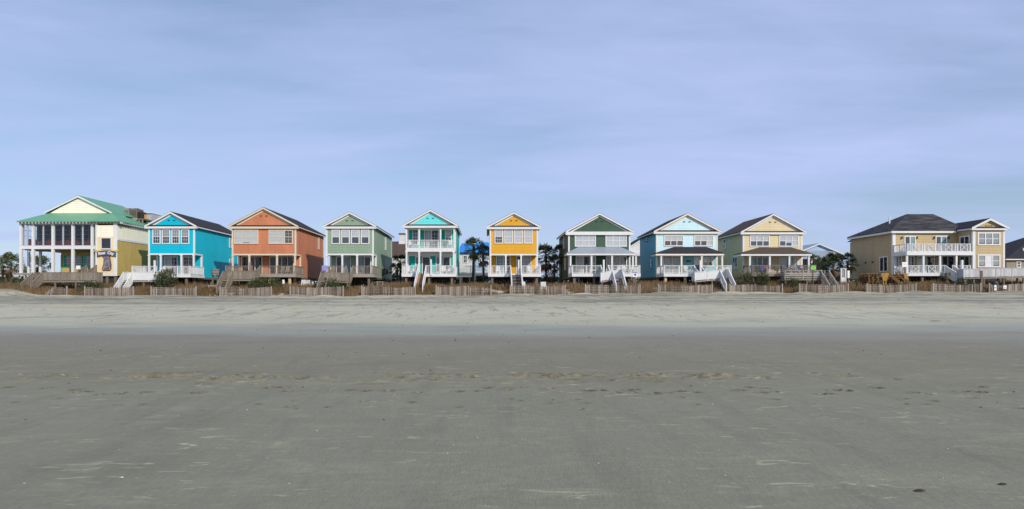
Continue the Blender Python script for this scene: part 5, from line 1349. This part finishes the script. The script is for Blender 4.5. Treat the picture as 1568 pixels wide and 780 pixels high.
def chair(label, px, Y, z, m='white_paint', rz=0.0, s=1.0):
    p = protos[m]
    if p is None:
        p = protos[m] = chair_proto('porch_chair', m); o = p
    else:
        o = copy_tree(p)
    o.location = (PX(px, Y), Y, z); o.rotation_euler = (0, 0, rz); o.scale = (s, s, s)
    o['label'] = label; o['category'] = 'chair'; o['group'] = 'chairs on porches and sand'
    return o
chair('white chair near the left corner of the lower turquoise porch', 626, 87.4, h['turq']['zd'], rz=.3)
chair('white chair left of the steps on the lower turquoise porch', 634, 87.6, h['turq']['zd'], rz=-.2)
chair('white chair below the right sliding door of the turquoise house', 680, 87.4, h['turq']['zd'], rz=.2)
chair('white chair by the right corner column of the lower turquoise porch', 688, 87.3, h['turq']['zd'], rz=-.3)
chair('white chair on the upper turquoise balcony by its right column', 689, 88.2, zu)
chair('white chair on the upper turquoise balcony by its left column', 629, 88.2, zu)
chair('white chair behind the left railing of the yellow house', 763, 87.4, h['yellow']['zd'])
chair('white chair behind the right railing of the yellow house', 812, 87.4, h['yellow']['zd'], rz=.3)
chair('white chair on the sand beside the yellow house steps', 804, 81.6, gz(4.6, 81.6), rz=.5)
chair('tall white chair on the dune right of the yellow house', 832.5, 80.6, gz(6.8, 80.6), s=1.15)
chair('white chair on the dark green house deck beside the right column', 958, 85.0, h['green']['zd'], rz=.4)
chair('white chair under the right window of the dark green house', 948, 85.2, h['green']['zd'], rz=-.3)
chair('white chair on the pale blue deck beneath the fish ornament', 1052.5, 86.2, h['pale']['zd'], rz=.3)
chair('dark chair at the top of the pale blue house steps', 1066.5, 85.2, h['pale']['zd'], 'dark_metal', rz=-.6)
chair('red chair on the cream house porch beside the second column', 1174, 86.8, h['cream']['zd'], 'red_paint', rz=.2)
chair('blue chair left of the red one on the cream house porch', 1168, 86.6, h['cream']['zd'], 'blue_cloth', rz=-.2)
chair('blue chair on the cream house porch near its right end', 1227, 86.0, h['cream']['zd'], 'blue_cloth', rz=.4)
chair('dark chair in the middle of the cream house porch', 1190, 86.4, h['cream']['zd'], 'dark_metal', rz=.3)
chair('grey wooden chair beside the steps on the sage house deck', 544, 86.5, h['sage']['zd'], 'weathered_wood', rz=.3)
chair('grey wooden chair near the left column on the sage house deck', 508, 86.6, h['sage']['zd'], 'weathered_wood', rz=-.2)
chair('dark chair behind the middle column of the sage house deck', 551, 86.6, h['sage']['zd'], 'dark_metal', rz=.5)
chair('grey wooden chair on the salmon deck near its right columns', 430, 86.6, h['salmon']['zd'], 'weathered_wood', rz=-.3)
chair('grey wooden chair below the right salmon sliding door', 441, 86.6, h['salmon']['zd'], 'weathered_wood', rz=.2)
chair('white chair on the sand under the salmon house nearest its front', 464.5, 86.0, gz(-23, 86), rz=.2)
chair('white chair on the sand under the salmon house in the middle', 469.5, 88.5, gz(-23, 88), rz=-.2)
chair('white chair on the sand under the salmon house farthest back', 477.5, 90.5, gz(-23, 90), rz=.4)
chair('white chair on the tan house lower porch behind the left corner', 1376, 86.8, PZ(419.2, 85.2), rz=.4)

# hot tub barrel beside the blue house
tb = thing('wooden_tub', 'round wooden tub on posts beside the blue house wall', 'tub', (PX(329.5, 86.5), 86.5, gz(-34, 86.5)))
cx_ = PX(329.5, 86.5); z0 = PZ(421.5, 86.5); z1 = PZ(413, 86.5)
b = MB()
for k in range(20):
    a0, a1 = 2 * math.pi * k / 20, 2 * math.pi * (k + .94) / 20
    P = lambda a, r, z: (cx_ + r * math.cos(a), 86.5 + r * math.sin(a), z)
    b.hexa([P(a0, .46, z0), P(a1, .46, z0), P(a1, .40, z0), P(a0, .40, z0), P(a0, .50, z1), P(a1, .50, z1), P(a1, .44, z1), P(a0, .44, z1)])
b.build('staves', 'grey_board', tb)
for zz in (.2, .55): MB().cyl((cx_, 86.5, z0 + zz), (cx_, 86.5, z0 + zz + .04), .497 + .01 * zz, n=20).build('hoop', 'dark_metal', tb)
MB().cyl((cx_, 86.5, z1 + .003), (cx_, 86.5, z1 + .05), .51, n=20).build('lid', 'weathered_wood', tb)
for s_ in (-.3, .3): MB().box(cx_ + s_ - .07, cx_ + s_ + .07, 86.4, 86.6, gz(cx_, 86.5) - .2, z0 - .003).build('leg', 'pile_wood', tb)

def bench(label, px0, px1, Y, pyt, m='white_paint', z=None, cat='bench'):
    x0, x1 = PX(px0, Y), PX(px1, Y); z = gz(x0, Y) if z is None else z; zt = PZ(pyt, Y)
    t = thing('bench', label, cat, ((x0 + x1) / 2, Y, z))
    MB().box(x0, x1, Y - .22, Y + .22, zt - .06, zt).build('seat', m, t)
    for x in (x0 + .15, x1 - .15): MB().box(x - .05, x + .05, Y - .18, Y + .18, z, zt - .063).build('leg', m, t)
bench('low white bench on the sand behind the blue house piles', 319, 331, 81.8, 437.6)
bench('small white bench under the dark green house deck', 879.5, 888, 86.6, 426.6)
bench('pale plank bench on the sand beside the sage house piles', 576, 588, 82.8, 431.5, 'grey_board')

def sign(label, px0, px1, py0, py1, Y, face='sign_white', posts=True, mark=None, z=None, cat='sign', postm='pile_wood', bars=()):
    x0, x1 = PX(px0, Y), PX(px1, Y); z0, z1 = PZ(py1, Y), PZ(py0, Y); xc = (x0 + x1) / 2
    g = gz(xc, Y) if z is None else z
    t = thing('sign', label, cat, (xc, Y, g))
    MB().box(x0, x1, Y - .02, Y + .02, z0, z1).build('board', face, t)
    if posts: MB().box(xc - .04, xc + .04, Y + .022, Y + .10, g - .2, z1 - .05).build('post', postm, t)
    if mark == 'disc': MB().cyl((xc, Y - .023, (z0 + z1) / 2), (xc, Y - .035, (z0 + z1) / 2), (z1 - z0) * .24, n=16).build('emblem', 'sign_blue', t)
    for (u0, u1, v0, v1, mm) in bars:
        MB().box(x0 + (x1 - x0) * u0, x0 + (x1 - x0) * u1, Y - .032, Y - .023, z0 + (z1 - z0) * v0, z0 + (z1 - z0) * v1).build('printed_band', mm, t)
    return t
sign('white sign with blue round emblem at the dark green deck corner', 969.2, 976, 417.5, 424.6, 81.0, mark='disc', bars=((0, 1, .86, 1, 'sign_blue'),))
sign('white sign with faint red writing before the tan house porch', 1381.4, 1389, 401.6, 409, 82.5, bars=((.25, .75, .55, .62, 'red_paint'),))
sign('bright green and white sign on the cream house walkway', 1242.2, 1248.6, 407, 413.6, 81.2, 'sign_white', bars=((0, 1, .62, 1, 'sign_green'), (0, 1, 0, .40, 'sign_green'), (.15, .85, .46, .56, 'sign_blue')))
sign('blank white notice on the restaurant walkway railing', 116.6, 123, 407, 412.4, 82.6, z=PZ(430, 82.6))
sign('narrow white notice on the fence beside the blue barrel', 1522.4, 1525.6, 437, 445, 77.55, bars=((.2, .8, .42, .58, 'dark_metal'),))
sign('square white notice on the fence right of the blue barrel', 1536.4, 1541.2, 437.4, 442.4, 77.55, bars=((.2, .8, .3, .4, 'red_paint'),))
sign('small white notice on a stake under the salmon house', 432.6, 435.6, 428.6, 434.6, 80.4)
sign('tall white notice board beside the palm at the tan house', 1297.6, 1301, 414.6, 426, 86)

# white shower enclosure / gate frame
gt = thing('shower_enclosure', 'white framed outdoor shower door below the palms beside the tan house', 'shower', (PX(1291.5, 85), 85, gz(44, 85)))
x0, x1 = PX(1287.6, 85), PX(1296, 85); g = gz(44, 85)
for a_, b_ in ((x0, x0 + .14), (x1 - .14, x1)): MB().box(a_, b_, 85, 85.14, g - .2, PZ(412.6, 85)).build('post', 'white_paint', gt)
MB().box(x0 - .05, x1 + .05, 84.98, 85.16, PZ(412.6, 85) + .003, PZ(411.4, 85)).build('lintel', 'white_paint', gt)
MB().box(x0 + .143, x1 - .143, 85.04, 85.08, g, PZ(425, 85)).build('lower_panel', 'white_paint', gt); MB().box(x0 + .22, x1 - .22, 85.05, 85.07, PZ(424.8, 85), PZ(414, 85)).build('upper_panel', 'screen_blind', gt)
# white pole
x = PX(709, 100); po = thing('white_pole', 'tall white pole behind the tallest slim palm', 'pole', (x, 100, gz(x, 100)))
x = PX(727, 100)
po.location = (x, 100, gz(x, 100)); ORG[po.name] = tuple(po.location)
MB().cyl((x, 100, gz(x, 100) - .3), (x, 100, PZ(367, 100)), .12, .09, 10).build('shaft', 'white_paint', po); MB().cyl((x, 100, PZ(367, 100) + .002), (x, 100, PZ(365.6, 100)), .13, .05, 10).build('cap', 'metal_box', po)
# lean-to shelter beside the turquoise house
x0, x1 = PX(694, 88), PX(722, 88); zt = PZ(423.6, 88)
ls = thing('lean_to', 'low wooden lean-to shelter beside the turquoise house piles', 'shelter', ((x0 + x1) / 2, 88, gz(x0, 88)))
MB().hexa([(x0, 87, zt - .1), (x1, 87, zt - .1), (x1, 91, zt + .1), (x0, 91, zt + .1), (x0, 87, zt), (x1, 87, zt), (x1, 91, zt + .2), (x0, 91, zt + .2)]).build('shelter_roof', 'weathered_wood', ls)
for x in (x0 + .2, (x0 + x1) / 2, x1 - .2): MB().box(x - .07, x + .07, 87.1, 87.24, gz(x, 87) - .2, zt - .103).build('post', 'screen_wood', ls)

# towel over the sage deck railing
Yt = h['sage']['d0'] + .06; zt = h['sage']['zd'] + 1.05
tw_ = MB(); n = 8
x0, x1 = PX(493.6, Yt), PX(500.6, Yt)
for i in range(n):
    u0 = x0 + (x1 - x0) * i / n; u1 = x0 + (x1 - x0) * (i + 1) / n; w0 = .03 * math.sin(i * 1.3); w1 = .03 * math.sin((i + 1) * 1.3)
    tw_.hexa([(u0, Yt - .09 + w0, zt - .62), (u1, Yt - .09 + w1, zt - .62), (u1, Yt - .07 + w1, zt - .62), (u0, Yt - .07 + w0, zt - .62), (u0, Yt - .08, zt), (u1, Yt - .08, zt), (u1, Yt - .06, zt), (u0, Yt - .06, zt)])
tw_.box(x0, x1, Yt - .08, Yt + .08, zt + .002, zt + .02); tw_.box(x0, x1, Yt + .065, Yt + .082, zt - .4, zt)
tag(tw_.build('towel', 'lilac_cloth', org=((x0 + x1) / 2, Yt, zt)), 'lilac towel hung over the left end of the sage house deck railing', 'towel')

# stack of new yellow timber stair pieces
def stack(label, px0, px1, pyt, Y, seed, m='old_timber'):
    q = random.Random(seed); x0, x1 = PX(px0, Y), PX(px1, Y); z0 = gz((x0 + x1) / 2, Y); zt = PZ(pyt, Y)
    t = thing('timber_stack', label, 'timber', ((x0 + x1) / 2, Y, z0), 'new timber by the tan house')
    z = z0; i = 0
    while z < zt - .1:
        if i % 2 == 0:
            x = x0 + q.uniform(0, .15)
            while x < x1 - .1:
                MB().box(x, x + .10, Y + q.uniform(-.2, 0), Y + 2 + q.uniform(-.2, .2), z, z + .12).build('beam', m, t); x += q.uniform(.3, .7)
        else:
            for y in (Y + .15, Y + .9, Y + 1.7): MB().box(x0 + q.uniform(-.1, .3), x1 + q.uniform(-.4, .15), y, y + .12, z, z + .12).build('beam', m, t)
        z += .123; i += 1
stack('criss-cross stack of new yellow timber beside the tan house', 1328, 1349, 418.6, 81, 1)
stack('short stack of new timber between the two leaning stair frames', 1364, 1378, 422.5, 82.2, 2)
def frame(label, px0, px1, pyt, pyb, Y, lean):
    x0, x1 = PX(px0, Y), PX(px1, Y); zt, zb_ = PZ(pyt, Y), PZ(pyb, Y); xc = (x0 + x1) / 2
    t = thing('stair_frame', label, 'timber', (xc, Y, zb_), 'new timber by the tan house')
    A = [(x0, Y + .9, zt), (x0 + lean, Y, zb_)]
    for dx_ in (0, x1 - x0):
        MB().beam((x0 + dx_, Y + .9, zt), (x0 + dx_ + lean, Y, zb_), .06, .15, (1, 0, 1)).build('stringer', 'old_timber', t)
    n = 7
    for k in range(n):
        u = (k + .7) / n; x = x0 + lean * u; y = Y + .9 * (1 - u); z = zt + (zb_ - zt) * u
        MB().box(x + .05, x + (x1 - x0) - .05, y - .05, y + .05, z - .02, z + .02).build('tread', 'old_timber', t)
frame('leaning new timber stair frame nearest the side window of the tan house', 1361.5, 1365, 414.8, 436, 80.8, 1.3)
frame('leaning new timber stair frame below the white sign of the tan house', 1377, 1381.5, 415.5, 437, 80.8, 1.2)
def crate(label, px0, px1, pyt, pyb, Y):
    x0, x1 = PX(px0, Y), PX(px1, Y); z0, z1 = PZ(pyb, Y), PZ(pyt, Y); g = gz(x0, Y)
    t = thing('timber_platform', label, 'timber', ((x0 + x1) / 2, Y, g), 'new timber by the tan house')
    n = 4
    for k in range(n):
        z = z0 + (z1 - z0) * k / n; o_ = (n - 1 - k) * .06
        MB().box(x0 + o_, x1 - o_, Y, Y + .05, z, z + (z1 - z0) / n * .72).build('board', 'new_timber', t)
    for x in (x0 + .3, x1 - .3): MB().box(x - .05, x + .05, Y + .053, Y + .15, g - .1, z1).build('upright', 'new_timber', t)
crate('new yellow timber step side right of the criss-cross stack', 1349.5, 1361, 418, 430, 80.9)
crate('new yellow timber step side under the tan house porch corner', 1383.5, 1391.5, 418, 430, 81.2)

# barrel, post, picnic tables at the boardwalk
x = PX(1523.5, 78.9); g = gz(x, 78.9)
bt = thing('barrel', 'blue lidded barrel behind the fence at the boardwalk', 'barrel', (x, 78.9, g))
b = MB(); zt = PZ(430.6, 78.9)
b.cyl((x, 78.9, g - .1), (x, 78.9, zt - .3), .29, .33, 16); b.build('drum', 'barrel_blue', bt)
MB().cyl((x, 78.9, zt - .297), (x, 78.9, zt - .02), .36, .30, 16).build('lid', 'barrel_blue', bt)
for zz in (.3, .7): MB().cyl((x, 78.9, g + zz), (x, 78.9, g + zz + .04), .335, n=16).build('hoop', 'dark_metal', bt)
x = PX(1503, 79); g = gz(x, 79)
wp = thing('wooden_post', 'tall weathered wooden post standing between the last two fence sections', 'post', (x, 79, g))
MB().box(x - .10, x + .10, 78.9, 79.1, g - .3, PZ(415.4, 79)).build('shaft', 'pile_wood', wp); MB().box(x - .12, x + .12, 78.88, 79.12, PZ(415.4, 79) + .003, PZ(414.6, 79)).build('cap', 'weathered_wood', wp)
def picnic(label, px0, px1, pyt, Y, z):
    x0, x1 = PX(px0, Y), PX(px1, Y); zt = PZ(pyt, Y)
    t = thing('picnic_table', label, 'table', ((x0 + x1) / 2, Y, z), 'picnic tables on the boardwalk')
    MB().box(x0, x1, Y - .4, Y + .4, zt - .06, zt).build('tabletop', 'grey_board', t)
    for y in (Y - .75, Y + .75): MB().box(x0, x1, y - .14, y + .14, zt - .36, zt - .31).build('seat', 'grey_board', t)
    for x in (x0 + .3, x1 - .3):
        l = MB(); l.beam((x, Y - .75, z), (x, Y - .1, zt - .063), .06, .1, (1, 0, 0)); l.beam((x, Y + .75, z), (x, Y + .1, zt - .063), .06, .1, (1, 0, 0)); l.box(x - .03, x + .03, Y - .8, Y + .8, zt - .44, zt - .363); l.build('trestle', 'weathered_wood', t)
zbw = PZ(425.6, WY0)
picnic('weathered picnic table on the boardwalk against the tan wing', 1509, 1530, 411.2, 82.9, zbw + .1); picnic('weathered picnic table at the right end of the boardwalk', 1532, 1551, 410.6, 83.0, zbw + .12)

# parked car in the shade behind the sage house
def car(label, px, Y, m, rz=0):
    x = PX(px, Y); g = gz(x, Y)
    t = thing('parked_car', label, 'car', (x, Y, g))
    def sec(pts, w): 
        return MB().prism([(x + a, Y - w, g + c) for a, c in pts], (0, 2 * w, 0))
    sec([(-2.1, .35), (2.1, .35), (2.15, .75), (1.2, .92), (-1.5, .98), (-2.1, .85)], .85).build('body', m, t)
    sec([(-1.7, .983), (1.0, .925), (.35, 1.42), (-1.2, 1.46)], .74).build('cabin', 'interior', t); sec([(-1.25, 1.463), (.38, 1.423), (.3, 1.5), (-1.15, 1.53)], .72).build('roof', m, t)
    for a in (-1.3, 1.35):
        for s_ in (-1, 1):
            w = MB().cyl((x + a, Y + s_ * .88, g + .33), (x + a, Y + s_ * .66, g + .33), .33, n=16).build('wheel', 'dark_metal', t)
car('white car parked in the gap beside the sage house', 602, 104, 'white_paint')

# shells and bits of wrack on the sand
q = random.Random(8); b = MB()
for i in range(520):
    Y = 5.5 + 30 * q.random() ** 0.9; x = q.uniform(PX(-20, Y), PX(1590, Y)); z = gz(x, Y); s_ = q.uniform(.003, .008) * (1 + Y / 16); a_ = q.uniform(0, 3.14)
    c, s2 = math.cos(a_) * s_, math.sin(a_) * s_
    b.add([(x - c, Y - s2, z), (x + s2 * .6, Y - c * .6, z), (x + c, Y + s2, z), (x - s2 * .6, Y + c * .6, z), (x, Y, z + s_ * .6)], [(0, 1, 4), (1, 2, 4), (2, 3, 4), (3, 0, 4)])
o = b.build('shell_fragments', 'shell'); o['kind'] = 'stuff'; o['label'] = 'small pale shell fragments scattered over the sand'
b = MB()
for i in range(200):
    Y = 8 + 52 * q.random(); x = q.uniform(PX(-20, Y), PX(1590, Y)); z = gz(x, Y) + .004; s_ = q.uniform(.006, .016) * (1 + Y / 14); a_ = q.uniform(-.5, .5)
    c, s2 = math.cos(a_) * s_, math.sin(a_) * s_
    b.add([(x - c, Y - s2, z), (x + s2 * .4, Y - c * .3, z), (x + c, Y + s2, z), (x - s2 * .4, Y + c * .3, z), (x, Y, z + s_ * .5)], [(0, 1, 4), (1, 2, 4), (2, 3, 4), (3, 0, 4)])
o = b.build('wrack', 'dark_debris'); o['kind'] = 'stuff'; o['label'] = 'dark flecks of seaweed and bark on the sand'
def leafbit(label, px, py, L, m='dark_debris'):
    Y = 1.65 * F / (py - CY + .0195 * F); x = PX(px, Y); z = gz(x, Y)
    t = MB(); n = 8
    for k in range(n):
        u0, u1 = k / n, (k + 1) / n; w0, w1 = L * .22 * math.sin(math.pi * u0) + .002, L * .22 * math.sin(math.pi * u1) + .002
        x0, x1 = x - L / 2 + L * u0, x - L / 2 + L * u1; z0, z1 = z + .008 * math.sin(u0 * 2.6), z + .008 * math.sin(u1 * 2.6)
        t.hexa([(x0, Y - w0, z0), (x1, Y - w1, z1), (x1, Y + w1, z1), (x0, Y + w0, z0), (x0, Y - w0 * .8, z0 + .007), (x1, Y - w1 * .8, z1 + .007), (x1, Y + w1 * .8, z1 + .007), (x0, Y + w0 * .8, z0 + .007)])
    tag(t.build('dry_leaf', m, org=(x, Y, z)), label, 'leaf', 'leaves lying on the sand')
leafbit('dark curled leaf lying on the sand nearest the lower right corner', 1408, 753, .09)
leafbit('thin dark twig-like leaf at the right edge of the near sand', 1535, 743, .07)
leafbit('dark clump of seaweed on the pale sand below the tan house', 1432, 492, .5)
leafbit('small pale curled leaf on the near sand left of centre', 186, 733, .035, 'shell')
